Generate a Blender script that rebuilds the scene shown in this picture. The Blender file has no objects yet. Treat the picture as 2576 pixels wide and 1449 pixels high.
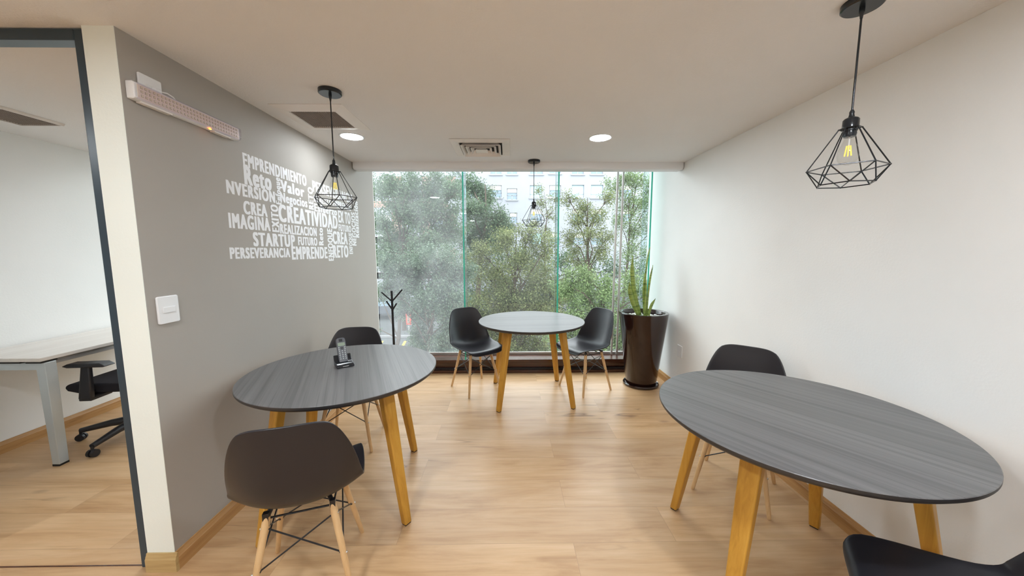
import bpy, bmesh, math, random
import numpy as np
from mathutils import Vector, Matrix

C = bpy.context.scene.collection
SC = bpy.context.scene
PI = math.pi

# ------------------------------------------------------------------ camera
F_PX, PITCH, ROLL, YAW = 867.386, 0.107212, -0.00188973, -0.0127614
CAM_H = 1.43
_fw = Vector((0, math.cos(PITCH), -math.sin(PITCH)))
_up = Vector((0, math.sin(PITCH), math.cos(PITCH)))
_rt = Vector((1, 0, 0))
_c, _s = math.cos(ROLL), math.sin(ROLL)
_rt, _up = _rt * _c + _up * _s, _up * _c - _rt * _s
_Z = Matrix.Rotation(YAW, 3, 'Z')
_rt, _up, _fw = _Z @ _rt, _Z @ _up, _Z @ _fw
cam_d = bpy.data.cameras.new('camera')
cam_d.sensor_width = 36.0
cam_d.sensor_fit = 'HORIZONTAL'
cam_d.lens = F_PX / 2576.0 * 36.0
cam_d.clip_start = 0.02
cam_d.clip_end = 300
cam = bpy.data.objects.new('camera', cam_d)
C.objects.link(cam)
m4 = Matrix((( _rt.x, _up.x, -_fw.x, 0), (_rt.y, _up.y, -_fw.y, 0), (_rt.z, _up.z, -_fw.z, CAM_H), (0, 0, 0, 1)))
cam.matrix_world = m4
SC.camera = cam

# ------------------------------------------------------------------ world, exposure
SKY_LOW, SKY_HIGH = 2.8, 3.5     # overcast sky: radiance of its dim and of its bright part
LED = 205.0                        # radiance of the round ceiling lights at full power
DIM = 0.30                         # dimmed pair by the window
SC.view_settings.view_transform = 'Standard'
SC.view_settings.look = 'None'
SC.view_settings.gamma = 1.0
SC.view_settings.use_curve_mapping = False
SC.view_settings.exposure = 0.75

w = bpy.data.worlds.new('overcast_sky')
SC.world = w
w.use_nodes = True
nt = w.node_tree
nt.nodes.clear()
tc = nt.nodes.new('ShaderNodeTexCoord')
# overcast sky with a broad brighter part beyond the buildings opposite
dt = nt.nodes.new('ShaderNodeVectorMath'); dt.operation = 'DOT_PRODUCT'
dt.inputs[1].default_value = Vector((-0.05, 0.80, 0.60)).normalized()
mr = nt.nodes.new('ShaderNodeMapRange')
mr.interpolation_type = 'SMOOTHSTEP'
mr.inputs['From Min'].default_value = 0.30
mr.inputs['From Max'].default_value = 0.95
mr.inputs['To Min'].default_value = SKY_LOW
mr.inputs['To Max'].default_value = SKY_HIGH
bg = nt.nodes.new('ShaderNodeBackground')
bg.inputs['Color'].default_value = (0.93, 0.97, 1.0, 1)
wo = nt.nodes.new('ShaderNodeOutputWorld')
nt.links.new(tc.outputs['Generated'], dt.inputs[0])
nt.links.new(dt.outputs['Value'], mr.inputs['Value'])
nt.links.new(mr.outputs[0], bg.inputs['Strength'])
nt.links.new(bg.outputs[0], wo.inputs[0])

# ------------------------------------------------------------------ helpers
def tag(o, label=None, cat=None, group=None, kind=None):
    if label: o['label'] = label
    if cat: o['category'] = cat
    if group: o['group'] = group
    if kind: o['kind'] = kind
    return o

def empty(name, loc=(0, 0, 0), rz=0.0, label=None, cat=None, group=None, kind=None):
    o = bpy.data.objects.new(name, None)
    o.empty_display_size = 0.1
    C.objects.link(o)
    o.location = loc
    o.rotation_euler = (0, 0, rz)
    return tag(o, label, cat, group, kind)

class MB:
    """collects shapes into one mesh"""
    def __init__(self):
        self.v, self.f, self.m = [], [], []
        self.mi = 0
    def add(self, vs, fs, mi=None):
        n = len(self.v)
        self.v += [tuple(p) for p in vs]
        for f in fs:
            self.f.append(tuple(i + n for i in f))
            self.m.append(self.mi if mi is None else mi)
    def box(self, x0, x1, y0, y1, z0, z1, mi=None):
        vs = [(x, y, z) for z in (z0, z1) for y in (y0, y1) for x in (x0, x1)]
        self.add(vs, [(0, 2, 3, 1), (4, 5, 7, 6), (0, 1, 5, 4), (2, 6, 7, 3), (0, 4, 6, 2), (1, 3, 7, 5)], mi)
    def bar(self, p0, p1, w0, d0, w1=None, d1=None, side=None, mi=None):
        """rectangular bar from p0 to p1, horizontal end sections, w along `side`, d across"""
        p0, p1 = Vector(p0), Vector(p1)
        w1 = w0 if w1 is None else w1
        d1 = d0 if d1 is None else d1
        s = Vector(side) if side else Vector((1, 0, 0))
        s.normalize()
        t = Vector((0, 0, 1)).cross(s)
        vs = []
        for p, a, b in ((p0, w0, d0), (p1, w1, d1)):
            for i, j in ((-1, -1), (1, -1), (1, 1), (-1, 1)):
                vs.append(p + s * (i * a / 2) + t * (j * b / 2))
        self.add(vs, [(3, 2, 1, 0), (4, 5, 6, 7)] + [(i, (i + 1) % 4, (i + 1) % 4 + 4, i + 4) for i in range(4)], mi)
    def cyl(self, p0, p1, r0, r1=None, n=16, caps=True, mi=None):
        self.tube([p0, p1], [r0, r0 if r1 is None else r1], n, caps, mi)
    def tube(self, pts, rs, n=10, caps=True, mi=None):
        pts = [Vector(p) for p in pts]
        if not isinstance(rs, (list, tuple)): rs = [rs] * len(pts)
        k = len(pts)
        base = len(self.v)
        vs, fs = [], []
        prev = None
        for i, p in enumerate(pts):
            t = (pts[min(i + 1, k - 1)] - pts[max(i - 1, 0)])
            if t.length < 1e-9: t = Vector((0, 0, 1))
            t.normalize()
            if prev is None:
                u = t.orthogonal().normalized()
            else:
                u = prev - t * prev.dot(t)
                u = u.normalized() if u.length > 1e-6 else t.orthogonal().normalized()
            prev = u
            q = t.cross(u)
            for j in range(n):
                a = 2 * PI * j / n
                vs.append(p + (u * math.cos(a) + q * math.sin(a)) * rs[i])
        for i in range(k - 1):
            for j in range(n):
                a, b = i * n + j, i * n + (j + 1) % n
                fs.append((a, b, b + n, a + n))
        if caps:
            fs.append(tuple(reversed(range(n))))
            fs.append(tuple((k - 1) * n + j for j in range(n)))
        self.add(vs, fs, mi)
    def lathe(self, prof, n=48, c=(0, 0, 0), closed=False, mi=None):
        """profile of (r, z) turned about z"""
        vs, fs = [], []
        k = len(prof)
        for r, z in prof:
            for j in range(n):
                a = 2 * PI * j / n
                vs.append((c[0] + r * math.cos(a), c[1] + r * math.sin(a), c[2] + z))
        rng = k if closed else k - 1
        for i in range(rng):
            for j in range(n):
                a, b = i * n + j, i * n + (j + 1) % n
                i2 = ((i + 1) % k) * n
                fs.append((a, b, i2 + (j + 1) % n, i2 + j))
        if not closed:
            if prof[0][0] > 1e-6: fs.append(tuple(reversed(range(n))))
            if prof[-1][0] > 1e-6: fs.append(tuple((k - 1) * n + j for j in range(n)))
        self.add(vs, fs, mi)
    def prism(self, poly, p, ax, ay, d, mi=None):
        """polygon (list of 2d points) in the plane p + u*ax + v*ay, extruded by vector d"""
        p, ax, ay, d = Vector(p), Vector(ax), Vector(ay), Vector(d)
        n = len(poly)
        vs = [p + ax * u + ay * v for u, v in poly] + [p + ax * u + ay * v + d for u, v in poly]
        self.add(vs, [tuple(reversed(range(n))), tuple(range(n, 2 * n))] + [(i, (i + 1) % n, (i + 1) % n + n, i + n) for i in range(n)], mi)
    def ball(self, c, r, n=12, k=8, sc=(1, 1, 1), mi=None):
        prof = [(max(r * math.sin(PI * i / k), 1e-5), -r * math.cos(PI * i / k)) for i in range(k + 1)]
        vs, fs = [], []
        for rr, z in prof:
            for j in range(n):
                a = 2 * PI * j / n
                vs.append((c[0] + rr * math.cos(a) * sc[0], c[1] + rr * math.sin(a) * sc[1], c[2] + z * sc[2]))
        for i in range(k):
            for j in range(n):
                a, b = i * n + j, i * n + (j + 1) % n
                fs.append((a, b, b + n, a + n))
        self.add(vs, fs, mi)
    def build(self, name, mats, parent=None, smooth=None, bevel=0, seg=2, merge=True):
        me = bpy.data.meshes.new(name)
        me.from_pydata(self.v, [], self.f)
        if not isinstance(mats, (list, tuple)): mats = [mats]
        for m in mats: me.materials.append(m)
        me.polygons.foreach_set('material_index', self.m)
        bm = bmesh.new()
        bm.from_mesh(me)
        if merge: bmesh.ops.remove_doubles(bm, verts=bm.verts, dist=1e-6)
        bmesh.ops.recalc_face_normals(bm, faces=bm.faces)
        bm.to_mesh(me)
        bm.free()
        o = bpy.data.objects.new(name, me)
        C.objects.link(o)
        if parent: o.parent = parent
        if bevel:
            b = o.modifiers.new('Bevel', 'BEVEL')
            b.width = bevel; b.segments = seg; b.limit_method = 'ANGLE'; b.angle_limit = math.radians(40)
            smooth = 40 if smooth is None else smooth
        if smooth:
            me.polygons.foreach_set('use_smooth', [True] * len(me.polygons))
            me.set_sharp_from_angle(angle=math.radians(smooth))
        return o

def copy_tree(o, parent=None):
    c = o.copy()
    C.objects.link(c)
    c.parent = parent
    for ch in list(o.children):
        copy_tree(ch, c)
    return c

def facing(fx, fy):
    return math.atan2(-fx, fy)

# ------------------------------------------------------------------ materials
def mat(name, col, rough=0.5, metal=0.0, spec=0.5, coat=0.0):
    m = bpy.data.materials.new(name)
    m.use_nodes = True
    b = m.node_tree.nodes['Principled BSDF']
    b.inputs['Base Color'].default_value = (*col, 1)
    b.inputs['Roughness'].default_value = rough
    b.inputs['Metallic'].default_value = metal
    b.inputs['Specular IOR Level'].default_value = spec
    b.inputs['Coat Weight'].default_value = coat
    return m

def N(m, t, **kw):
    n = m.node_tree.nodes.new(t)
    for k, v in kw.items():
        if k in n.inputs.keys(): n.inputs[k].default_value = v
        else: setattr(n, k, v)
    return n
def L(m, a, b): m.node_tree.links.new(a, b)
def P(m): return m.node_tree.nodes['Principled BSDF']

def ramp(m, fac, stops):
    r = N(m, 'ShaderNodeValToRGB')
    el = r.color_ramp.elements
    while len(el) < len(stops): el.new(0.5)
    for e, (p, c) in zip(el, stops):
        e.position = p
        e.color = (*c, 1)
    L(m, fac, r.inputs['Fac'])
    return r

def mixc(m, a, b, fac, blend='MIX'):
    n = N(m, 'ShaderNodeMix', data_type='RGBA', blend_type=blend)
    for sock, val in ((n.inputs[0], fac), (n.inputs[6], a), (n.inputs[7], b)):
        if hasattr(val, 'links'): L(m, val, sock)
        elif isinstance(val, (int, float)): sock.default_value = val
        else: sock.default_value = (*val, 1)
    return n.outputs[2]

def bump(m, h, strength, dist):
    b = N(m, 'ShaderNodeBump', Strength=strength, Distance=dist)
    L(m, h, b.inputs['Height'])
    L(m, b.outputs[0], P(m).inputs['Normal'])

def coords(m, scale, rot=(0, 0, 0), out='Object'):
    t = N(m, 'ShaderNodeTexCoord')
    mp = N(m, 'ShaderNodeMapping')
    mp.inputs['Scale'].default_value = scale
    mp.inputs['Rotation'].default_value = rot
    L(m, t.outputs[out], mp.inputs['Vector'])
    return mp.outputs[0]

def plaster(name, col, rough=0.62, var=0.03, bs=90, bstr=0.12):
    m = mat(name, col, rough, spec=0.35)
    n = N(m, 'ShaderNodeTexNoise', Scale=bs, Detail=4.0)
    L(m, coords(m, (1, 1, 1)), n.inputs['Vector'])
    n2 = N(m, 'ShaderNodeTexNoise', Scale=1.3, Detail=3.0)
    L(m, coords(m, (1, 1, 1)), n2.inputs['Vector'])
    r = ramp(m, n2.outputs['Fac'], [(0.3, tuple(c * (1 - var) for c in col)), (0.7, tuple(min(1, c * (1 + var)) for c in col))])
    L(m, r.outputs[0], P(m).inputs['Base Color'])
    bump(m, n.outputs['Fac'], bstr, 0.004)
    return m

def wood(name, c_dark, c_mid, c_light, axis='X', rough=0.45, scale=1.0, coat=0.0, ring=5.0):
    m = mat(name, c_mid, rough, spec=0.4, coat=coat)
    sc = {'X': (0.9, 14, 14), 'Y': (14, 0.9, 14), 'Z': (14, 14, 0.9)}[axis]
    v = coords(m, tuple(s * scale for s in sc))
    n = N(m, 'ShaderNodeTexNoise', Scale=1.0, Detail=8.0, Roughness=0.62, Distortion=0.4)
    L(m, v, n.inputs['Vector'])
    n2 = N(m, 'ShaderNodeTexNoise', Scale=ring, Detail=3.0, Distortion=1.0)
    L(m, v, n2.inputs['Vector'])
    f = N(m, 'ShaderNodeMath', operation='MULTIPLY_ADD')
    L(m, n2.outputs['Fac'], f.inputs[0])
    f.inputs[1].default_value = 0.35
    g = N(m, 'ShaderNodeMath', operation='MULTIPLY')
    L(m, n.outputs['Fac'], g.inputs[0])
    g.inputs[1].default_value = 0.65
    L(m, g.outputs[0], f.inputs[2])
    r = ramp(m, f.outputs[0], [(0.28, c_dark), (0.5, c_mid), (0.72, c_light)])
    L(m, r.outputs[0], P(m).inputs['Base Color'])
    bump(m, f.outputs[0], 0.08, 0.002)
    return m

M = {}
M['white_wall'] = plaster('white_wall_paint', (0.88, 0.875, 0.86))
M['end_white'] = plaster('cream_white_paint', (0.86, 0.90, 0.85))
M['grey_wall'] = plaster('warm_grey_wall_paint', (0.40, 0.37, 0.335), bs=60, bstr=0.08)
M['ceiling'] = plaster('ceiling_stipple_paint', (0.84, 0.815, 0.80), 0.8, 0.02, 130, 0.35)
M['white_plastic'] = mat('white_plastic', (0.84, 0.84, 0.85), 0.3)
M['vent_white'] = mat('vent_white_enamel', (0.86, 0.81, 0.77), 0.45)
M['vent_dark'] = mat('vent_shade_dark', (0.035, 0.028, 0.024), 0.8)  # near-black colour stands in for the shade inside the vents
M['grille_brown'] = mat('grille_brown_mesh', (0.27, 0.215, 0.18), 0.6)
M['black_frame'] = mat('door_frame_blue_black', (0.026, 0.05, 0.072), 0.3)
M['black_plastic'] = mat('black_shell_plastic', (0.018, 0.017, 0.022), 0.36, spec=0.5)
M['black_metal'] = mat('black_metal', (0.012, 0.012, 0.015), 0.35)
M['lamp_black'] = mat('pendant_gloss_black', (0.008, 0.012, 0.018), 0.22, spec=0.6)
M['steel'] = mat('bolt_steel', (0.6, 0.6, 0.6), 0.3, 1.0)
M['alu'] = mat('aluminium_satin', (0.62, 0.60, 0.58), 0.35, 0.6)
M['desk_steel'] = mat('desk_silver_lacquer', (0.55, 0.60, 0.62), 0.35, 0.2)
M['office_black'] = mat('office_black_plastic', (0.018, 0.018, 0.022), 0.4)
M['office_fabric'] = mat('office_black_fabric', (0.010, 0.009, 0.014), 0.9)
M['phone_grey'] = mat('phone_grey_plastic', (0.10, 0.105, 0.125), 0.35)
M['phone_black'] = mat('phone_black_gloss', (0.018, 0.02, 0.026), 0.15)
M['phone_screen'] = mat('phone_lcd_green', (0.26, 0.33, 0.24), 0.3)
M['phone_key'] = mat('phone_key_white', (0.62, 0.66, 0.66), 0.4)
M['letter'] = mat('white_vinyl', (0.86, 0.86, 0.88), 0.5)
M['soil'] = plaster('dark_soil', (0.05, 0.035, 0.025), 0.95, 0.3, 60, 0.6)
M['pebble'] = mat('pebble_white', (0.75, 0.74, 0.71), 0.5)
M['rubber'] = mat('black_rubber', (0.02, 0.018, 0.016), 0.8)
M['cord_white'] = mat('white_cable', (0.80, 0.78, 0.76), 0.45)
M['oak_base'] = wood('oak_baseboard', (0.30, 0.14, 0.045), (0.47, 0.255, 0.095), (0.56, 0.33, 0.14), 'Y', 0.42)
M['oak_base_x'] = wood('oak_baseboard_end', (0.40, 0.26, 0.10), (0.52, 0.36, 0.16), (0.60, 0.44, 0.22), 'X', 0.42)
M['amber_leg'] = wood('amber_table_leg', (0.40, 0.185, 0.025), (0.58, 0.30, 0.045), (0.66, 0.37, 0.07), 'Z', 0.4, 0.9)
M['beech'] = wood('beech_dowel', (0.52, 0.31, 0.14), (0.68, 0.45, 0.23), (0.74, 0.52, 0.29), 'Z', 0.42, 0.8)
M['dark_wood'] = wood('dark_red_brown_wood', (0.018, 0.006, 0.004), (0.07, 0.022, 0.010), (0.12, 0.04, 0.018), 'X', 0.22, 1.0, 0.4)
M['desk_top'] = wood('pale_ash_laminate', (0.66, 0.60, 0.55), (0.76, 0.71, 0.66), (0.82, 0.78, 0.74), 'Y', 0.4, 0.6)
M['cherry'] = mat('planter_dark_brown', (0.020, 0.007, 0.005), 0.16, spec=0.5, coat=0.5)

# charcoal laminate table tops, streaks along local x
def charcoal():
    m = mat('charcoal_streaked_laminate', (0.08, 0.08, 0.09), 0.34, spec=0.5)
    v = coords(m, (0.5, 34, 1))
    n = N(m, 'ShaderNodeTexNoise', Scale=1.0, Detail=9.0, Roughness=0.6, Distortion=0.25)
    L(m, v, n.inputs['Vector'])
    v2 = coords(m, (0.9, 150, 1))
    n2 = N(m, 'ShaderNodeTexNoise', Scale=1.0, Detail=3.0, Roughness=0.6)
    L(m, v2, n2.inputs['Vector'])
    v3 = coords(m, (0.25, 5.5, 1))
    n3 = N(m, 'ShaderNodeTexNoise', Scale=1.0, Detail=2.0)
    L(m, v3, n3.inputs['Vector'])
    a = ramp(m, n.outputs['Fac'], [(0.30, (0.088, 0.086, 0.090)), (0.50, (0.152, 0.148, 0.153)), (0.75, (0.187, 0.182, 0.185))])
    b = ramp(m, n2.outputs['Fac'], [(0.34, (0.45, 0.45, 0.46)), (0.46, (1, 1, 1)), (0.8, (1.0, 1.0, 1.0))])
    c = ramp(m, n3.outputs['Fac'], [(0.35, (0.82, 0.82, 0.82)), (0.65, (1.08, 1.08, 1.08))])
    col = mixc(m, a.outputs[0], b.outputs[0], 0.55, 'MULTIPLY')
    col = mixc(m, col, c.outputs[0], 1.0, 'MULTIPLY')
    L(m, col, P(m).inputs['Base Color'])
    bump(m, n2.outputs['Fac'], 0.12, 0.001)
    return m
M['charcoal'] = charcoal()
M['charcoal_edge'] = mat('charcoal_table_edge', (0.035, 0.033, 0.034), 0.45)

# light oak plank floor, planks along x
def floor_mat():
    m = mat('light_oak_plank_floor', (0.6, 0.43, 0.28), 0.34, spec=0.42)
    v = coords(m, (1, 1, 1))
    off = N(m, 'ShaderNodeVectorMath', operation='ADD')
    off.inputs[1].default_value = (0.55, 0.095, 0)
    L(m, v, off.inputs[0])
    br = N(m, 'ShaderNodeTexBrick', offset=0.37, offset_frequency=2, squash=1.0)
    br.inputs['Color1'].default_value = (0.0, 0.0, 0.0, 1)
    br.inputs['Color2'].default_value = (1.0, 1.0, 1.0, 1)
    br.inputs['Mortar'].default_value = (0.5, 0.5, 0.5, 1)
    br.inputs['Scale'].default_value = 1.0
    br.inputs['Brick Width'].default_value = 1.38
    br.inputs['Row Height'].default_value = 0.235
    br.inputs['Mortar Size'].default_value = 0.0011
    br.inputs['Mortar Smooth'].default_value = 0.2
    br.inputs['Bias'].default_value = 0.0
    L(m, off.outputs[0], br.inputs['Vector'])
    # per-plank shift of the grain
    sh = N(m, 'ShaderNodeVectorMath', operation='MULTIPLY')
    L(m, br.outputs['Color'], sh.inputs[0])
    sh.inputs[1].default_value = (7.0, 3.0, 0)
    gv = N(m, 'ShaderNodeVectorMath', operation='ADD')
    L(m, v, gv.inputs[0]); L(m, sh.outputs[0], gv.inputs[1])
    def nz(sc, det, rough=0.6, dist=0.3):
        mp = N(m, 'ShaderNodeMapping')
        mp.inputs['Scale'].default_value = sc
        L(m, gv.outputs[0], mp.inputs['Vector'])
        n = N(m, 'ShaderNodeTexNoise', Scale=1.0, Detail=det, Roughness=rough, Distortion=dist)
        L(m, mp.outputs[0], n.inputs['Vector'])
        return n.outputs['Fac'], mp.outputs[0]
    n1, _ = nz((1.3, 9, 1), 6.0, 0.6, 0.6)
    n2, _ = nz((3.0, 60, 1), 4.0)
    n3, _ = nz((0.7, 2.2, 1), 2.0)
    base = ramp(m, n1, [(0.25, (0.44, 0.25, 0.115)), (0.48, (0.60, 0.385, 0.205)), (0.72, (0.69, 0.48, 0.285))])
    fine = ramp(m, n2, [(0.3, (0.88, 0.86, 0.83)), (0.55, (1, 1, 1))])
    tone = ramp(m, br.outputs['Color'], [(0.0, (0.88, 0.85, 0.83)), (1.0, (1.06, 1.05, 1.04))])
    col = mixc(m, base.outputs[0], fine.outputs[0], 0.8, 'MULTIPLY')
    col = mixc(m, col, tone.outputs[0], 1.0, 'MULTIPLY')
    # thin dark cracks along the grain
    cr, _ = nz((0.55, 6.5, 1), 3.0, 0.5, 0.9)
    ab = N(m, 'ShaderNodeMath', operation='SUBTRACT'); L(m, cr, ab.inputs[0]); ab.inputs[1].default_value = 0.5
    ab2 = N(m, 'ShaderNodeMath', operation='ABSOLUTE'); L(m, ab.outputs[0], ab2.inputs[0])
    line = ramp(m, ab2.outputs[0], [(0.0, (1, 1, 1)), (0.010, (0, 0, 0))])
    msk = ramp(m, n3, [(0.56, (0, 0, 0)), (0.66, (1, 1, 1))])
    lm = mixc(m, line.outputs[0], msk.outputs[0], 1.0, 'MULTIPLY')
    col = mixc(m, col, (0.26, 0.145, 0.07), lm)
    # knots
    mp = N(m, 'ShaderNodeMapping'); mp.inputs['Scale'].default_value = (1.5, 3.6, 1); L(m, gv.outputs[0], mp.inputs['Vector'])
    vo = N(m, 'ShaderNodeTexVoronoi', Scale=1.0); L(m, mp.outputs[0], vo.inputs['Vector'])
    wob = N(m, 'ShaderNodeMath', operation='MULTIPLY_ADD'); L(m, n2, wob.inputs[0]); wob.inputs[1].default_value = 0.06
    L(m, vo.outputs['Distance'], wob.inputs[2])
    kn = ramp(m, wob.outputs[0], [(0.055, (1, 1, 1)), (0.12, (0, 0, 0))])
    km = mixc(m, kn.outputs[0], (0.7, 0.7, 0.7), 1.0, 'MULTIPLY')
    col = mixc(m, col, (0.34, 0.20, 0.11), km)
    # plank seams
    col = mixc(m, col, (0.30, 0.185, 0.10), N_mul(m, br.outputs['Fac'], 0.55))
    L(m, col, P(m).inputs['Base Color'])
    bump(m, n2, 0.05, 0.001)
    return m
def N_mul(m, s, k):
    n = N(m, 'ShaderNodeMath', operation='MULTIPLY')
    L(m, s, n.inputs[0]); n.inputs[1].default_value = k
    return n.outputs[0]
M['floor'] = floor_mat()

# glazing: clear glass with a dusty film
def glass_mat(name, tint, haze, gloss=0.05, noise=2.0):
    m = bpy.data.materials.new(name)
    m.use_nodes = True
    t = m.node_tree
    t.nodes.clear()
    out = N(m, 'ShaderNodeOutputMaterial')
    tr = N(m, 'ShaderNodeBsdfTransparent'); tr.inputs[0].default_value = (*tint, 1)
    gl = N(m, 'ShaderNodeBsdfGlossy'); gl.inputs['Roughness'].default_value = 0.02
    fr = N(m, 'ShaderNodeFresnel', IOR=1.45)
    a = N(m, 'ShaderNodeMixShader')
    ge = N(m, 'ShaderNodeNewGeometry')
    inv = N(m, 'ShaderNodeMath', operation='SUBTRACT'); inv.inputs[0].default_value = 1.0
    L(m, ge.outputs['Backfacing'], inv.inputs[1])
    fm = N(m, 'ShaderNodeMath', operation='MULTIPLY')
    L(m, fr.outputs[0], fm.inputs[0]); L(m, inv.outputs[0], fm.inputs[1])
    L(m, fm.outputs[0], a.inputs[0]); L(m, tr.outputs[0], a.inputs[1]); L(m, gl.outputs[0], a.inputs[2])
    if haze > 0:
        df = N(m, 'ShaderNodeBsdfDiffuse'); df.inputs[0].default_value = (0.85, 0.88, 0.92, 1)
        tl = N(m, 'ShaderNodeBsdfTranslucent'); tl.inputs[0].default_value = (0.9, 0.93, 0.97, 1)
        d = N(m, 'ShaderNodeMixShader'); d.inputs[0].default_value = 0.6
        L(m, df.outputs[0], d.inputs[1]); L(m, tl.outputs[0], d.inputs[2])
        nz = N(m, 'ShaderNodeTexNoise', Scale=noise, Detail=5.0, Roughness=0.6)
        L(m, coords(m, (1, 1, 0.6)), nz.inputs['Vector'])
        r = N(m, 'ShaderNodeMapRange')
        r.inputs['From Min'].default_value = 0.3; r.inputs['From Max'].default_value = 0.7
        r.inputs['To Min'].default_value = haze * 0.35; r.inputs['To Max'].default_value = haze * 1.65
        L(m, nz.outputs['Fac'], r.inputs['Value'])
        b = N(m, 'ShaderNodeMixShader')
        L(m, r.outputs[0], b.inputs[0]); L(m, a.outputs[0], b.inputs[1]); L(m, d.outputs[0], b.inputs[2])
        L(m, b.outputs[0], out.inputs[0])
    else:
        L(m, a.outputs[0], out.inputs[0])
    return m
M['glass_dusty'] = glass_mat('window_glass_dusty', (0.97, 0.99, 0.99), 0.085)
M['glass_mid'] = glass_mat('window_glass_lightly_dusty', (0.97, 0.99, 0.99), 0.025)
M['glass_clean'] = glass_mat('window_glass_clean', (0.97, 0.99, 0.99), 0.012)
M['glass_fin'] = glass_mat('glass_fin_body', (0.91, 0.98, 0.975), 0.0)
M['bulb_glass'] = glass_mat('bulb_clear_glass', (0.96, 0.96, 0.95), 0.0)
M['lens'] = glass_mat('clear_lens', (0.95, 0.93, 0.96), 0.0)
def fin_edge():
    m = mat('green_glass_edge', (0.08, 0.66, 0.50), 0.25)
    b = P(m)
    tl = N(m, 'ShaderNodeBsdfTranslucent'); tl.inputs[0].default_value = (0.10, 0.80, 0.62, 1)
    mx = N(m, 'ShaderNodeMixShader'); mx.inputs[0].default_value = 0.12
    L(m, b.outputs[0], mx.inputs[1]); L(m, tl.outputs[0], mx.inputs[2])
    L(m, mx.outputs[0], m.node_tree.nodes['Material Output'].inputs[0])
    return m
M['fin_edge'] = fin_edge()

def emit(name, col, s):
    m = mat(name, col, 0.5)
    P(m).inputs['Emission Color'].default_value = (*col, 1)
    P(m).inputs['Emission Strength'].default_value = s
    return m
M['led_added'] = emit('added_led_light', (0.87, 0.945, 1.0), LED)  # used by the unseen lamps added behind the camera
M['led_added_office'] = emit('added_led_light_office', (0.87, 0.945, 1.0), LED * .45)  # used by the unseen lamp added for the office
M['led_dim'] = emit('round_led_light_dimmed', (0.87, 0.945, 1.0), LED * DIM)
M['indicator'] = emit('orange_indicator', (1.0, 0.25, 0.02), 6.0)
M['filament'] = emit('bulb_filament', (0.95, 0.75, 0.15), 0.35)

# ------------------------------------------------------------------ room shell
XL, XR, HC = -1.502, 1.734, 2.288       # left wall face, right wall face, ceiling
YE, YG = 1.435, 4.20                     # end of the left wall towards the camera, glass line
HS = 2.78                                # slab height above the window pocket
XO = -3.615                              # far wall of the neighbouring office
YB, XW = -3.2, -5.6

def struct(mb, name, mats, **kw):
    o = mb.build(name, mats, **kw)
    o['kind'] = 'structure'
    return o

b = MB(); b.box(XW, XR + .14, YB, 4.3, -0.12, 0)
struct(b, 'floor', M['floor'])
b = MB(); b.box(XW, XR + .14, YB, 3.585, HC, HC + .06)
struct(b, 'ceiling', M['ceiling'])
b = MB(); b.box(XW, XR + .14, 3.585, 4.4, HS, HS + .1); b.box(XW, XR + .14, 3.565, 3.585, HC + .06, HS + .1)
struct(b, 'ceiling_pocket', M['ceiling'])
b = MB(); b.box(XR, XR + .14, YB, 4.3, 0, HS)
struct(b, 'wall_right', M['white_wall'])
b = MB()
b.box(XL - .121, XL, YE + .002, 3.97, 0, HS, 0)
b.box(XL - .121, XL, YE, YE + .002, 0, HC, 1)
b.box(XL - .121, XL - .075, 3.97, YG - .02, 0, HS, 1)
struct(b, 'wall_left', [M['grey_wall'], M['end_white']], merge=False)
b = MB(); b.box(XO - .12, XO, YE + .1, 4.3, 0, HS)
struct(b, 'wall_office', M['white_wall'])
b = MB(); b.box(XW, -2.66, YE, YE + .1, 0, HC)
struct(b, 'wall_front_left', M['white_wall'])
b = MB(); b.box(XW - .12, XW, YB, YE + .1, 0, HC)
struct(b, 'wall_far_left', M['white_wall'])
b = MB(); b.box(XW - .12, XR + .14, YB - .12, YB, 0, HC)
struct(b, 'wall_back', M['white_wall'])

# door frame
d1 = empty('door_1', (0, YE + .012, 0), kind='structure')
b = MB(); b.box(XL - .121 - .047, XL - .119, 0, .055, 0, 2.284); b.build('jamb', M['black_frame'], d1, bevel=.003)
b = MB(); b.box(-2.66, -2.615, 0, .055, 0, 2.284); b.build('jamb', M['black_frame'], d1, bevel=.003)
b = MB(); b.box(-2.615, XL - .168, 0, .055, 2.243, 2.284); b.build('head', M['black_frame'], d1, bevel=.003)
b = MB(); b.box(-2.615, XL - .168, .008, .014, 0, .0016)
struct(b, 'trim_1', M['dark_wood']).location = (0, YE + .012, 0)

# baseboards: profile (out from the wall, height)
BP = [(0, 0), (.015, 0), (.015, .060), (.012, .064), (.011, .070), (.007, .077), (.006, .085), (0, .085)]
b = MB(); b.prism(BP, (XL, YE, 0), (1, 0, 0), (0, 0, 1), (0, 3.97 - YE, 0))
struct(b, 'baseboard_left', M['oak_base'], smooth=30)
b = MB(); b.prism(BP, (XL - .121, YE, 0), (0, -1, 0), (0, 0, 1), (.121 + .015, 0, 0))
struct(b, 'baseboard_left_end', M['oak_base_x'], smooth=30)
b = MB(); b.prism(BP, (XR, YB, 0), (-1, 0, 0), (0, 0, 1), (0, 3.93 - YB, 0))
struct(b, 'baseboard_right', M['oak_base'], smooth=30)
b = MB(); b.prism(BP, (XO, YE + .1, 0), (1, 0, 0), (0, 0, 1), (0, 3.93 - YE - .1, 0))
struct(b, 'baseboard_office', M['oak_base'], smooth=30)

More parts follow.
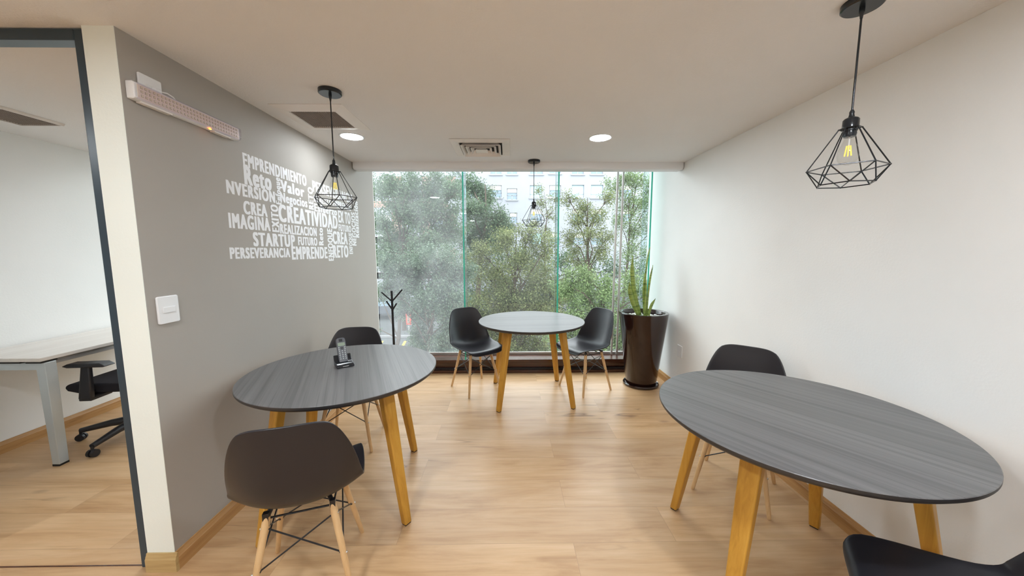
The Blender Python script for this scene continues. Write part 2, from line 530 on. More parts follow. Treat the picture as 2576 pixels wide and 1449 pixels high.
# ------------------------------------------------------------------ window wall
def window(name, x0, x1, panes, fins, posts):
    wdw = empty(name, (0, YG, 0), kind='structure')
    for (a, c, mm) in panes:
        g = MB(); g.box(a + .002, c - .002, -.005, .005, .165, HS - .01); g.build('glass_pane', M[mm], wdw)
    for fx in fins:
        g = MB(); g.box(fx - .0075, fx + .0075, -.243, -.006, .157, HS - .01)
        fo = g.build('glass_fin', M['glass_fin'], wdw)
        g = MB(); g.box(fx - .008, fx + .008, -.249, -.2435, .157, HS - .01)
        g.build('polished_edge', M['fin_edge'], fo)
        g = MB(); g.box(fx - .0035, fx + .0035, -.0058, -.0052, .17, HS - .01)
        g.build('silicone_joint', M['white_plastic'], wdw)
    g = MB()
    g.box(x0, x1, -.03, .03, .155, .168)
    g.box(x0, x1, -.045, -.033, .155, .185)
    g.build('track', M['alu'], wdw, bevel=.002)
    g = MB(); g.box(x0, x1, -.25, .06, .122, .155); g.build('sill', M['dark_wood'], wdw, bevel=.004)
    g = MB(); g.box(x0, x1, -.20, -.185, 0.0, .122)
    g.build('apron', M['dark_wood'], wdw)
    g = MB(); g.box(x0, x1, -.268, -.20, 0, .030); g.build('kick_board', M['dark_wood'], wdw, bevel=.003)
    g = MB(); g.box(x0, x1, -.235, -.20, .030, .048); g.build('rail', M['black_metal'], wdw)
    for px in posts:
        g = MB(); g.box(px - .02, px + .02, -.245, -.185, .030, .122); g.build('divider', M['dark_wood'], wdw, bevel=.002)
    return wdw
w1 = window('window_1', XL - .07, XR, [(XL - .07, -.497, 'glass_dusty'), (-.497, .577, 'glass_mid'), (.577, 1.625, 'glass_clean'), (1.625, XR, 'glass_clean')],
            [-.497, .577, 1.625], [-.487, .572])
for sxp, w_ in ((1.290, .011), (1.356, .011)):
    g = MB(); g.bar((sxp - .014, -.075, .156), (sxp + .002, -.075, HS - .005), w_ * 2, .03)
    g.build('stile', M['alu'], w1, bevel=.006, seg=3)
w2 = window('window_2', XO, XL - .125, [(XO, -2.6, 'glass_mid'), (-2.6, XL - .125, 'glass_mid')], [-2.6], [-2.6])

# roller blind cassette along the ceiling
bl = empty('roller_blind_cassette', (0, 3.46, 2.22), label='long off-white roller blind cassette across the top of the window', cat='blind')
prof = [(0, .068), (0, .016), (.004, .006), (.014, 0), (.105, 0), (.105, .068)]
b = MB(); b.prism(prof, (XL + .016, 0, 0), (0, 1, 0), (0, 0, 1), (XR - XL - .032, 0, 0))
b.build('cassette', M['white_plastic'], bl, smooth=40)
for xx in (XL + .006, XR - .016):
    b = MB(); b.prism([(.003, .066), (.003, .018), (.018, .003), (.10, .003), (.10, .066)], (xx, 0, 0), (0, 1, 0), (0, 0, 1), (.010, 0, 0))
    b.build('end_cap', M['white_plastic'], bl)

# ------------------------------------------------------------------ ceiling fittings
def downlight(x, y, label, m='led_added', r=.082):
    o = empty('recessed_ceiling_light', (x, y, HC), label=label, cat='ceiling light', group='round flush ceiling lights')
    b = MB(); b.lathe([(r - .006, -.0005), (r - .006, -.004), (r - .002, -.006), (r + .008, -.0035), (r + .009, -.0005)], 48, closed=True)
    b.build('trim_ring', M['white_plastic'], o, smooth=40)
    b = MB(); b.lathe([(r - .0065, -.001), (r - .0065, -.0035)], 48)
    b.build('diffuser', M[m], o)
    return o
downlight(-1.166, 2.712, 'lit round ceiling light close to the air grille and the grey wall', 'led_dim')
downlight(.71, 2.727, 'lit round ceiling light on the right, towards the white wall', 'led_dim')
for i, (x, y) in enumerate(((-1.0, .35), (.75, .35), (-1.0, -1.6), (.75, -1.6), (-3.3, .0), (-3.3, -1.8))):  # unseen lamps, added to brighten the near part of the room
    downlight(x, y, 'added unseen round ceiling light behind the camera')
downlight(-2.05, 3.0, 'added unseen round ceiling light inside the neighbouring office', 'led_added_office')  # unseen lamp, added to brighten the office

def air_grille(x0, x1, y0, y1, fr, label):
    o = empty('return_air_grille', ((x0 + x1) / 2, (y0 + y1) / 2, HC), label=label, cat='air vent', group='mesh return air grilles')
    hx, hy = (x1 - x0) / 2, (y1 - y0) / 2
    b = MB()
    zi, zo = -.016, -.0025
    def ring(a, za, c, zc):
        ca = [(-hx - a, -hy - a, za), (hx + a, -hy - a, za), (hx + a, hy + a, za), (-hx - a, hy + a, za)]
        cc = [(-hx - c, -hy - c, zc), (hx + c, -hy - c, zc), (hx + c, hy + c, zc), (-hx - c, hy + c, zc)]
        b.add(ca + cc, [(i, (i + 1) % 4, (i + 1) % 4 + 4, i + 4) for i in range(4)])
    ring(0, -.0005, 0, zi); ring(0, zi, .008, zi); ring(.008, zi, fr, zo); ring(fr, zo, fr, -.0005); ring(fr, -.0005, 0, -.0005)
    b.build('frame', M['vent_white'], o)
    b = MB(); b.box(-hx, hx, -hy, hy, -.003, -.001); b.build('shade_backing', M['vent_dark'], o)  # dark sheet under a closed ceiling, painting the shade behind the mesh
    b = MB()
    n = 20
    for i in range(1, n):
        x = -hx + 2 * hx * i / n
        b.box(x - .0021, x + .0021, -hy, hy, -.010, -.004)
        y = -hy + 2 * hy * i / n
        b.box(-hx, hx, y - .0021, y + .0021, -.0101, -.0041)
    b.build('mesh_grid', M['grille_brown'], o, merge=False)
    return o
air_grille(-1.325, -1.045, 2.212, 2.493, .075, 'square brown mesh air grille in a white frame beside the grey wall')
air_grille(-3.265, -3.0, 2.19, 2.463, .012, 'brown mesh air grille on the neighbouring office ceiling')

df = empty('ceiling_air_diffuser', (-.212, 2.995, HC), label='white square ceiling air diffuser with nested louvres', cat='air vent')
def sq_frustum(b, h1, z1, h2, z2, t=.0025):
    for dz in (0,):
        a = [(-h1, -h1, z1), (h1, -h1, z1), (h1, h1, z1), (-h1, h1, z1)]
        c = [(-h2, -h2, z2), (h2, -h2, z2), (h2, h2, z2), (-h2, h2, z2)]
        a2 = [(x, y, z + t) for x, y, z in a]; c2 = [(x, y, z + t) for x, y, z in c]
        fs = []
        for i in range(4):
            j = (i + 1) % 4
            fs += [(i, j, j + 4, i + 4), (8 + i, 12 + i, 12 + j, 8 + j), (i, 8 + i, 8 + j, j), (4 + i, 4 + j, 12 + j, 12 + i)]
        b.add(a + c + a2 + c2, fs)
b = MB(); sq_frustum(b, .235, -.004, .172, -.012); b.build('frame', M['vent_white'], df)
b = MB(); b.box(-.17, .17, -.17, .17, -.0015, -.0005); b.build('shade_sheet', M['vent_dark'], df)  # flat dark sheet in place of a shaded hollow above the louvres
for h in (.160, .123, .086):
    b = MB(); sq_frustum(b, h, -.030, h - .022, -.005); b.build('louvre', M['vent_white'], df)
b = MB(); sq_frustum(b, .050, -.030, .028, -.012); b.box(-.05, .05, -.05, .05, -.031, -.029); b.build('centre_plate', M['vent_white'], df)

# ------------------------------------------------------------------ pendant lamps
def pendant():
    o = empty('pendant_lamp', (0, 0, HC))
    H = -HC
    b = MB(); b.lathe([(0.0, -.021), (.054, -.021), (.0585, -.017), (.0585, -.0005), (0, -.0005)], 40); b.build('canopy', M['lamp_black'], o, smooth=40)
    b = MB(); b.lathe([(.008, -.021), (.0075, -.035), (.0045, -.05), (.004, -.055)], 16)
    b.build('cord_grip', M['lamp_black'], o, smooth=40)
    b = MB(); b.cyl((0, 0, -.05), (0, 0, H + 1.925), .0032, n=10); b.build('cord', M['lamp_black'], o, smooth=60)
    b = MB(); b.lathe([(.004, 1.930 + H), (.0075, 1.922 + H), (.007, 1.915 + H), (.009, 1.905 + H), (.019, 1.900 + H), (.023, 1.895 + H), (.0235, 1.864 + H), (.021, 1.862 + H), (.021, 1.856 + H), (.018, 1.855 + H), (.019, 1.847 + H), (.017, 1.836 + H), (0, 1.836 + H)], 28)
    b.build('socket', M['lamp_black'], o, smooth=40)
    b = MB()
    r_t, z_t, r_m, z_m, r_b, z_b = .031, 1.866 + H, .112, 1.727 + H, .083, 1.669 + H
    T = [(r_t * math.cos(PI / 3 * i), r_t * math.sin(PI / 3 * i), z_t) for i in range(6)]
    Mi = [(r_m * math.cos(PI / 3 * i), r_m * math.sin(PI / 3 * i), z_m) for i in range(6)]
    B = [(r_b * math.cos(PI / 3 * (i + .5)), r_b * math.sin(PI / 3 * (i + .5)), z_b) for i in range(6)]
    wr = .0021
    for i in range(6):
        j = (i + 1) % 6
        b.cyl(T[i], T[j], wr, n=6); b.cyl(Mi[i], Mi[j], wr, n=6); b.cyl(B[i], B[j], wr, n=6)
        b.cyl(T[i], Mi[i], wr, n=6)
        b.cyl(Mi[i], B[i], wr, n=6); b.cyl(Mi[j], B[i], wr, n=6)
        b.cyl(T[i], (0.02 * math.cos(PI / 3 * i), 0.02 * math.sin(PI / 3 * i), z_t - .003), wr, n=6)
        for q in (T[i], Mi[i], B[i]): b.ball(q, wr * 1.35, 6, 4)
    b.build('wire_cage', M['lamp_black'], o, smooth=60, merge=False)
    b = MB(); b.lathe([(.013, 1.838 + H), (.014, 1.828 + H), (.019, 1.812 + H), (.027, 1.795 + H), (.0305, 1.775 + H), (.028, 1.757 + H), (.020, 1.744 + H), (.008, 1.738 + H), (0, 1.7375 + H)], 28)
    bb = b.build('bulb', M['bulb_glass'], o, smooth=60)
    b = MB()
    for i in range(4):
        a = PI / 2 * i + .4
        b.cyl((.005 * math.cos(a), .005 * math.sin(a), 1.806 + H), (.009 * math.cos(a), .009 * math.sin(a), 1.770 + H), .0022, n=6)
    b.build('filament', M['filament'], bb)
    b = MB(); b.cyl((0, 0, 1.836 + H), (0, 0, 1.800 + H), .003, .002, n=8); b.build('stem', M['white_plastic'], bb)
    return o
pend = pendant()
pend.location = (-.951, 1.967, HC)
pend.rotation_euler = (0, 0, .10)
G = 'black wire cage pendant lamps'
tag(pend, 'black wire cage pendant lamp hanging beside the word wall, over the table with the telephone', 'pendant lamp', G)
p2 = copy_tree(pend); p2.location = (1.236, 1.28, HC); p2.rotation_euler = (0, 0, .42)
tag(p2, 'black wire cage pendant lamp hanging in front of the white wall, largest in view', 'pendant lamp', G)
p3 = copy_tree(pend); p3.location = (.256, 3.40, HC); p3.rotation_euler = (0, 0, .05)
tag(p3, 'black wire cage pendant lamp hanging in front of the window glass', 'pendant lamp', G)

# ------------------------------------------------------------------ tables
TZ, TR = .757, .512
def table(x, y, rot, grain, label):
    o = empty('round_table', (x, y, 0), rot, label, 'table', 'round meeting tables')
    b = MB()
    b.lathe([(0, -.026), (TR - .014, -.026), (TR - .002, -.016), (TR, -.012), (TR, -.002), (TR - .002, 0), (0, 0)], 128)
    for i, f in enumerate(b.f):
        pass
    tp = b.build('tabletop', [M['charcoal'], M['charcoal_edge']], o, smooth=40)
    for pl in tp.data.polygons:
        if pl.normal.z < .7: pl.material_index = 1
    tp.location = (0, 0, TZ)
    tp.rotation_euler = (0, 0, grain - rot)
    for sx_ in (-1, 1):
        for sy_ in (-1, 1):
            b = MB()
            b.bar((sx_ * .34, sy_ * .34, .004), (sx_ * .245, sy_ * .245, TZ - .026), .042, .036, .074, .046, side=(sx_, -sy_, 0))
            lg = b.build('leg', M['amber_leg'], o, bevel=.007, seg=3)
            b = MB(); b.bar((sx_ * .34, sy_ * .34, 0), (sx_ * .34, sy_ * .34, .0045), .034, .028, side=(sx_, -sy_, 0))
            b.build('foot_pad', M['rubber'], lg)
    return o
table(.23, 3.315, math.radians(4.4), math.radians(3), 'round charcoal table with amber legs standing by the window')
table(-.94, 1.95, math.radians(11.8), math.radians(-66), 'round charcoal table with amber legs holding the telephone')
table(1.191, 1.367, math.radians(-11.7), math.radians(-55), 'round charcoal table with amber legs near the white wall, empty top')

# ------------------------------------------------------------------ shell chairs
def shell_mesh():
    # side profile (forward, height) from the front lip to the top of the back, with half width and edge rise
    pr = [(.245, .412, .195, .010), (.232, .432, .203, .016), (.20, .444, .212, .022), (.12, .438, .222, .032), (.03, .428, .230, .044), (-.06, .424, .235, .058),
          (-.125, .436, .236, .072), (-.170, .468, .234, .082), (-.196, .52, .229, .082), (-.212, .585, .222, .072), (-.226, .66, .208, .058), (-.240, .735, .188, .044), (-.250, .79, .170, .034), (-.254, .82, .158, .028)]
    k = len(pr)
    nu, nv = 25, 37
    def prof(s):
        s = min(max(s, 0), 1) * (k - 1)
        i = min(int(s), k - 2)
        t = s - i
        def cr(j, c):
            p0, p1, p2, p3 = pr[max(j - 1, 0)][c], pr[j][c], pr[j + 1][c], pr[min(j + 2, k - 1)][c]
            return .5 * (2 * p1 + (p2 - p0) * t + (2 * p0 - 5 * p1 + 4 * p2 - p3) * t * t + (3 * p1 - p0 - 3 * p2 + p3) * t ** 3)
        return [cr(i, c) for c in range(4)]
    def surf(u, s):
        f, z, wd, rise = prof(s)
        f2, z2 = prof(s + .01)[:2]; f1, z1 = prof(s - .01)[:2]
        tx, tz = f2 - f1, z2 - z1
        l = math.hypot(tx, tz) or 1
        # normal towards the sitter: tangent runs front -> back -> up
        nx, nz = tz / l, -tx / l
        e = abs(u) ** 2.3
        return (u * wd, f + nx * rise * e, z + nz * rise * e)
    vs, fs = [], []
    for j in range(nv):
        for i in range(nu):
            a, c = -1 + 2 * i / (nu - 1), -1 + 2 * j / (nv - 1)
            kk = .42
            u = a * math.sqrt(1 - kk * abs(c) ** 6 / 1.6)
            v = c * math.sqrt(1 - .22 * abs(a) ** 4)
            vs.append(surf(u, (v + 1) / 2))
    for j in range(nv - 1):
        for i in range(nu - 1):
            q = j * nu + i
            fs.append((q, q + 1, q + nu + 1, q + nu))
    return vs, fs
def make_chair():
    o = empty('shell_chair')
    vs, fs = shell_mesh()
    b = MB(); b.add(vs, fs)
    sh = b.build('seat_shell', M['black_plastic'], o, smooth=80)
    so = sh.modifiers.new('Solidify', 'SOLIDIFY'); so.thickness = .009; so.offset = 0
    be = sh.modifiers.new('Bevel', 'BEVEL'); be.width = .003; be.segments = 2; be.angle_limit = math.radians(50)
    top, bot = {}, {}
    for sx_ in (-1, 1):
        for sy_ in (-1, 1):
            p1 = Vector((sx_ * .115, sy_ * .105 - .005, .400)); p0 = Vector((sx_ * .187, sy_ * .187, 0))
            top[sx_, sy_] = p1; bot[sx_, sy_] = p0
            b = MB()
            pts = [p0.lerp(p1, t) for t in (0, .02, .5, .93, 1)]
            b.tube(pts, [.0085, .0105, .0125, .0145, .0125], 16)
            lg = b.build('leg', M['beech'], o, smooth=50)
            for t in (.90, .50):
                q = p0.lerp(p1, t)
                d = Vector((sx_, sy_ * .2, 0)).normalized()
                b = MB(); b.cyl(q + d * .0105, q + d * .0165, .005, .0042, 12); b.build('bolt', M['steel'], lg, smooth=40)
    # upper steel frame with brackets
    b = MB()
    for sx_, sy_ in top:
        p = bot[sx_, sy_].lerp(top[sx_, sy_], .97)
        b.box(p.x - .010, p.x + .010, p.y - .010, p.y + .010, .365, .418)
        b.cyl((p.x, p.y, .40), (sx_ * .10, sy_ * .085, .424), .009, n=8)
    for sx_ in (-1, 1):
        b.cyl((sx_ * .115, -.10, .385), (sx_ * .115, .095, .385), .004, n=8)
    for sy_ in (-1, 1):
        b.cyl((-.115, sy_ * .1, .385), (.115, sy_ * .1, .385), .004, n=8)
    b.build('frame', M['black_metal'], o, smooth=40, merge=False)
    loop = [(-1, -1), (1, -1), (1, 1), (-1, 1)]
    for i in range(4):
        a, c = loop[i], loop[(i + 1) % 4]
        b = MB()
        for s, t in ((a, c), (c, a)):
            q0 = bot[s].lerp(top[s], .90); q1 = bot[t].lerp(top[t], .50)
            b.cyl(q0, q1, .0032, n=8)
            b.ball(q1.lerp(q0, .035), .007, 8, 5)
        b.build('cross_brace', M['black_metal'], o, smooth=40, merge=False)
    return o
ch = make_chair()
G = 'black shell chairs with beech legs'
chairs = [
    ((-.337, 3.501), (.585, -.811), 'black shell chair left of the window table, inner seat turned to the camera'),
    ((.807, 3.489), (-.87, -.493), 'black shell chair right of the window table, beside the tall planter'),
    ((-.868, 1.397), (-.307, .952), 'black shell chair seen from behind, pulled up to the telephone table'),
    ((-1.185, 2.51), (.11, -.994), 'black shell chair behind the telephone table, close to the coat stand'),
    ((1.376, 1.946), (-.655, -.755), 'black shell chair between the empty table and the white wall'),
    ((1.24, .78), (-.80, .60), 'black shell chair cut off by the lower right corner of the picture'),
]
for i, (p, f, lab) in enumerate(chairs):
    c = ch if i == 0 else copy_tree(ch)
    c.location = (p[0], p[1], 0)
    c.rotation_euler = (0, 0, facing(*f))
    tag(c, lab, 'chair', G)

# ------------------------------------------------------------------ cordless phone
ph = empty('cordless_phone_cradle', (-.968, 1.992, TZ), math.radians(38), 'black cordless phone charging cradle on the charcoal table', 'phone cradle')
b = MB()
# wedge body, front at -y
b.prism([(-.042, 0), (.040, 0), (.042, .012), (.050, .056), (.040, .060), (.022, .034), (-.006, .022), (-.036, .016), (-.043, .008)], (-.047, 0, 0), (0, 1, 0), (0, 0, 1), (.094, 0, 0))
b.build('cradle_body', M['phone_black'], ph, bevel=.005, seg=3)
b = MB(); b.box(-.016, .016, -.0425, -.040, .006, .0095); b.build('lettering_strip', M['phone_key'], ph)
hs = empty('cordless_phone_handset', (-.968 - .004, 1.992 + .003, TZ + .020), math.radians(38), 'grey cordless phone handset standing in its cradle on the table', 'phone')
tilt = Matrix.Rotation(math.radians(-25), 4, 'X')
def hpart(mb, name, m, par=hs, **kw):
    mb.v = [tuple(tilt @ Vector(v)) for v in mb.v]
    return mb.build(name, m, par, **kw)
b = MB(); b.prism([(-.024, .004), (-.020, 0), (.020, 0), (.024, .004), (.0245, .13), (.022, .142), (.012, .146), (-.012, .146), (-.022, .142), (-.0245, .13)], (0, -.011, 0), (1, 0, 0), (0, 0, 1), (0, .022, 0))
hpart(b, 'handset_body', M['phone_grey'], bevel=.004, seg=3)
b = MB(); b.box(-.0105, .0085, -.0122, -.0105, .122, .138); hpart(b, 'earpiece', M['phone_black'])
b = MB(); b.box(-.019, .019, -.0121, -.0105, .096, .116); hpart(b, 'screen', M['phone_screen'])
b = MB(); b.lathe([(0, .0), (.0075, 0), (.0075, .002), (0, .002)], 16)
b.v = [(v[0], -.0105 - v[2], v[1] + .083) for v in b.v]
hpart(b, 'navigation_key', M['phone_black'])
keys = [(x, z) for z in (.066, .0545, .043, .0315, .020) for x in (-.0145, 0, .0145)] + [(-.016, .087), (.016, .087), (-.016, .076), (.016, .076)]
for x, z in keys:
    b = MB(); b.box(x - .0036, x + .0036, -.0125, -.0105, z - .0026, z + .0026); hpart(b, 'key', M['phone_key'], bevel=.001, seg=1)

# ------------------------------------------------------------------ wall lettering
WORDS = [('EMPRENDIMIENTO', 0, 2.044, 2.668, 1.915, 1.987), ('Reto', 0, 2.043, 2.273, 1.816, 1.916), ('NVERSION', 0, 1.909, 2.298, 1.743, 1.810),
    ('Valor', 0, 2.361, 2.630, 1.829, 1.901), ('Negocios', 0, 2.350, 2.661, 1.758, 1.819), ('PERSEVERANCIA', 0, 2.744, 3.446, 1.891, 1.971),
    ('Esfuerzo', 0, 2.752, 3.113, 1.743, 1.800), ('CREA', 0, 2.019, 2.215, 1.645, 1.716), ('CREATIVIDAD', 0, 2.321, 3.111, 1.628, 1.736),
    ('EX TO', 0, 3.131, 3.369, 1.689, 1.789), ('IMAGINA', 0, 1.905, 2.232, 1.559, 1.636), ('REALIZACION', 0, 2.324, 2.765, 1.549, 1.610),
    ('FUTURO', 0, 3.127, 3.373, 1.611, 1.668), ('STARTUP', 0, 2.074, 2.478, 1.463, 1.541), ('FUTURO', 0, 2.514, 2.765, 1.475, 1.533),
    ('CREA', 0, 3.011, 3.286, 1.495, 1.600), ('PERSEVERANCIA', 0, 1.893, 2.412, 1.391, 1.450), ('EMPRENDE', 0, 2.430, 2.910, 1.374, 1.462),
    ('RETO', 0, 3.002, 3.291, 1.376, 1.480), ('EMPRENDE', 0, 3.044, 3.391, 1.815, 1.869), ('REALIZA', 0, 2.754, 3.022, 1.815, 1.860),
    ('Enfoque', 1, 2.305, 2.357, 1.736, 1.910), ('RETO', 1, 2.679, 2.741, 1.748, 1.915), ('EXITO', 1, 2.248, 2.316, 1.554, 1.729),
    ('Reto', 1, 2.789, 2.854, 1.477, 1.617), ('ENFOQUE', 1, 2.926, 3.005, 1.349, 1.620), ('ENFOQUE', 1, 3.314, 3.383, 1.403, 1.605),
    ('NEGOCIOS', 1, 3.390, 3.471, 1.484, 1.806), ('Realización', 1, 3.454, 3.543, 1.565, 1.921)]
wl = empty('wall_lettering', (XL, 2.7, 1.66), label='cloud of white Spanish motivational words stuck on the grey wall', cat='wall lettering')
DEP = bpy.context.evaluated_depsgraph_get
def text_mesh(txt, off):
    cu = bpy.data.curves.new('txt', 'FONT')
    cu.body = txt; cu.size = 1.0; cu.extrude = 0; cu.offset = off; cu.resolution_u = 6; cu.space_character = 1.21
    to = bpy.data.objects.new('txt', cu)
    C.objects.link(to)
    bpy.context.view_layer.update()
    ev = to.evaluated_get(DEP())
    me = ev.to_mesh()
    vs = [tuple(v.co) for v in me.vertices]; fs = [tuple(p.vertices) for p in me.polygons]
    ev.to_mesh_clear()
    bpy.data.objects.remove(to); bpy.data.curves.remove(cu)
    return vs, fs
_caps = text_mesh('E', 0)[0]
CAP = max(v[1] for v in _caps)
for txt, rot, y0, y1, z0, z1 in WORDS:
    vs0, fs0 = text_mesh(txt, 0)
    vs, fs = [], []
    for dx, dy in [(i * .023, j * .018) for i in (-3, -2, -1, 0, 1, 2, 3) for j in (-1, 1)]:
        n0 = len(vs)
        vs += [(x + dx, y + dy, .0005 + .00003 * (n0 // len(vs0))) for x, y, _ in vs0]
        fs += [tuple(q + n0 for q in f) for f in fs0]
    xa, xb = min(v[0] for v in vs), max(v[0] for v in vs)
    out = []
    for x, y, h in vs:
        u = (x - xa) / (xb - xa); t = y / CAP
        if rot: Y, Z = y1 - (y1 - y0) * t, z0 + (z1 - z0) * u
        else: Y, Z = y0 + (y1 - y0) * u, z0 + (z1 - z0) * t
        out.append((h + (.0006 if rot else 0), Y - 2.7, Z - 1.66))
    b = MB(); b.add(out, fs)
    wd = b.build('word', M['letter'], wl, merge=False)
    wd['label'] = 'the white word ' + txt + (', written upwards' if rot else '')

# ------------------------------------------------------------------ wall fittings
def rbox(b, y0, y1, z0, z1, x0, x1, r=.008, n=4):
    """box on a wall facing x with rounded corners seen from the room"""
    poly = []
    for cy, cz, a0 in ((y1 - r, z1 - r, 0), (y0 + r, z1 - r, 90), (y0 + r, z0 + r, 180), (y1 - r, z0 + r, 270)):
        for i in range(n + 1):
            a = math.radians(a0 + 90 * i / n)
            poly.append((cy + r * math.cos(a), cz + r * math.sin(a)))
    b.prism(poly, (x0, 0, 0), (0, 1, 0), (0, 0, 1), (x1 - x0, 0, 0))
sw = empty('light_switch', (XL, 1.521, 1.176), label='white square light switch on the near end of the grey wall', cat='light switch')
b = MB(); rbox(b, -.048, .048, -.0605, .0605, .0003, .009); b.build('plate', M['white_plastic'], sw, bevel=.003)
b = MB(); rbox(b, -.027, .027, -.0125, .0125, .009, .0125, .002, 2); b.build('rocker', M['white_plastic'], sw, bevel=.001)

def plate(x, y, z, sgn, label, w_=.096, h_=.117, sock=True):
    o = empty('wall_outlet', (x, y, z), label=label, cat='outlet plate')
    b = MB(); rbox(b, -w_ / 2, w_ / 2, -h_ / 2, h_ / 2, sgn * .0003, sgn * .007, .006); b.build('plate', M['white_plastic'], o, bevel=.002)
    if sock:
        b = MB(); rbox(b, -.024, .024, -.022, .022, sgn * .007, sgn * .009, .003, 2); b.build('socket_insert', M['white_plastic'], o, bevel=.001)
    return o
plate(XL, 1.549, 2.098, 1, 'white outlet plate above the emergency light bar on the grey wall')
plate(XL, 2.163, .432, 1, 'white outlet plate low on the grey wall behind the telephone table')
plate(XR, 3.364, .423, -1, 'blank white wall plate low on the white wall near the planter', sock=False)

em = empty('emergency_light_bar', (XL, 1.72, 2.067), label='long white emergency LED light bar mounted on the grey wall', cat='emergency light')
y0, y1 = -.268, .270
def capsule(w_, h_, ins):
    return
b = MB()
b.prism([(.0004, -.034), (.026, -.034), (.034, -.028), (.034, .028), (.026, .034), (.0004, .034)], (0, y0, 0), (1, 0, 0), (0, 0, 1), (0, y1 - y0, 0))
b.build('housing', M['white_plastic'], em, bevel=.004, seg=3)
b = MB(); rbox(b, y0 + .012, y1 - .008, -.026, .026, .034, .0355, .004); b.build('led_board', mat('led_board_tan', (0.84, 0.74, 0.63), .5), em)
b = MB(); b2 = MB(); b3 = MB()
M['led_chip'] = mat('led_chip_yellow', (0.80, 0.72, 0.50), .3)
M['led_ring'] = mat('led_chip_rim', (0.42, 0.36, 0.30), .4)
for i in range(30):
    for k in range(3):
        yy = y0 + .028 + i * .0168; zz = -.016 + .016 * k
        b2.box(.0355, .0362, yy - .0045, yy + .0045, zz - .0045, zz + .0045)
        b.box(.0362, .0372, yy - .003, yy + .003, zz - .003, zz + .003)
b2.build('led_rims', M['led_ring'], em, merge=False)['kind'] = 'stuff'
b.build('led_chips', M['led_chip'], em, merge=False)['kind'] = 'stuff'
b = MB()
b.prism([(.034, -.0335), (.044, -.028), (.047, -.018), (.047, .018), (.044, .028), (.034, .0335), (.034, .0325), (.0432, .0272), (.046, .0175), (.046, -.0175), (.0432, -.0272), (.034, -.0325)], (0, y0 + .004, 0), (1, 0, 0), (0, 0, 1), (0, y1 - y0 - .008, 0))
b.build('lens_cover', M['lens'], em, smooth=50)
b = MB(); b.box(.006, .03, .11, .21, -.039, -.034); b.build('bracket', M['vent_white'], em)
b = MB(); b.box(.030, .0365, .075, .083, -.0368, -.0335); b.build('charge_indicator', M['indicator'], em)
b = MB(); b.box(.006, .028, y0 + .03, y0 + .16, -.040, -.034); b.build('bracket', M['vent_white'], em)
b = MB(); b.box(.007, .026, -.172, -.142, .022, .050)
pl_ = b.build('plug', M['white_plastic'], em, bevel=.004)
b = MB(); b.tube([(.018, -.143, .042), (.024, -.120, .046), (.026, -.095, .040), (.024, -.075, .025), (.020, -.066, .008)], .0032, 8)
b.build('power_cord', M['cord_white'], em, smooth=60)

# ------------------------------------------------------------------ planter with snake plant
PX, PY = 1.43, 3.57
b = MB(); b.lathe([(0, .0005), (.172, .0005), (.182, .008), (.183, .022), (.176, .030), (.168, .026), (.160, .012), (0, .012)], 64, (0, 0, 0))
sau = b.build('saucer', M['cherry'], smooth=40); sau.location = (PX, PY, 0)
tag(sau, 'dark brown round saucer under the tall planter', 'saucer')
pot = empty('planter', (PX, PY, .0125), label='tall tapered glossy dark brown planter beside the window', cat='planter')
b = MB(); b.lathe([(0, 0), (.152, 0), (.155, .006), (.246, .750), (.250, .768), (.246, .776), (.218, .776), (.212, .770), (.205, .735), (.200, .70), (0, .70)], 72)
b.build('pot', M['cherry'], pot, smooth=35)
b = MB(); b.lathe([(0, .724), (.12, .722), (.205, .714), (.203, .705), (0, .705)], 40); b.build('soil', M['soil'], pot, smooth=60)

def leaf_mat():
    m = mat('snake_plant_leaf', (0.15, 0.24, 0.05), 0.42)
    v = coords(m, (3, 3, 34))
    n = N(m, 'ShaderNodeTexNoise', Scale=1.0, Detail=4.0, Roughness=.7, Distortion=1.2)
    L(m, v, n.inputs['Vector'])
    r = ramp(m, n.outputs['Fac'], [(.34, (.05, .10, .025)), (.43, (.20, .28, .055)), (.60, (.36, .45, .11))])
    L(m, r.outputs[0], P(m).inputs['Base Color'])
    return m
M['snake'] = leaf_mat()
M['leaf_edge'] = mat('snake_plant_leaf_margin', (0.38, 0.42, 0.12), .45)
sp = empty('snake_plant', (PX - .01, PY, .732), label='green snake plant with upright striped leaves in the tall planter', cat='plant')
def snake_leaf(base, tip, width, twist0, twist1, bend):
    n = 26
    base, tip = Vector(base), Vector(tip)
    vs, fs = [], []
    d = tip - base
    side = Vector(bend)
    for i in range(n + 1):
        t = i / n
        c = base + d * t + side * math.sin(PI * t) 
        a = twist0 + (twist1 - twist0) * t
        wv = width * (0.62 + .38 * math.sin(PI * min(t * 1.15, 1) * .75)) * (1 - max(0, (t - .72) / .28) ** 1.8) * .5
        ux = Vector((math.cos(a), math.sin(a), 0)); uy = Vector((-math.sin(a), math.cos(a), 0))
        for s in (-1, -.5, 0, .5, 1):
            vs.append(c + ux * (wv * s) + uy * (abs(s) ** 2 * wv * .45))
    for i in range(n):
        for j in range(4):
            q = i * 5 + j
            fs.append((q, q + 1, q + 6, q + 5))
    b = MB(); b.add(vs, fs)
    o = b.build('leaf', M['snake'], sp, smooth=80, merge=False)
    so = o.modifiers.new('Solidify', 'SOLIDIFY'); so.thickness = .005
    return o
snake_leaf((-.02, -.02, 0), (-.128, -.02, .655), .056, .1, .5, (-.028, 0, 0))
snake_leaf((.03, -.01, 0), (.050, .0, .735), .050, -.5, 1.9, (-.022, 0, 0))
snake_leaf((-.045, -.04, 0), (-.165, -.05, .375), .052, -.2, .15, (-.02, 0, 0))
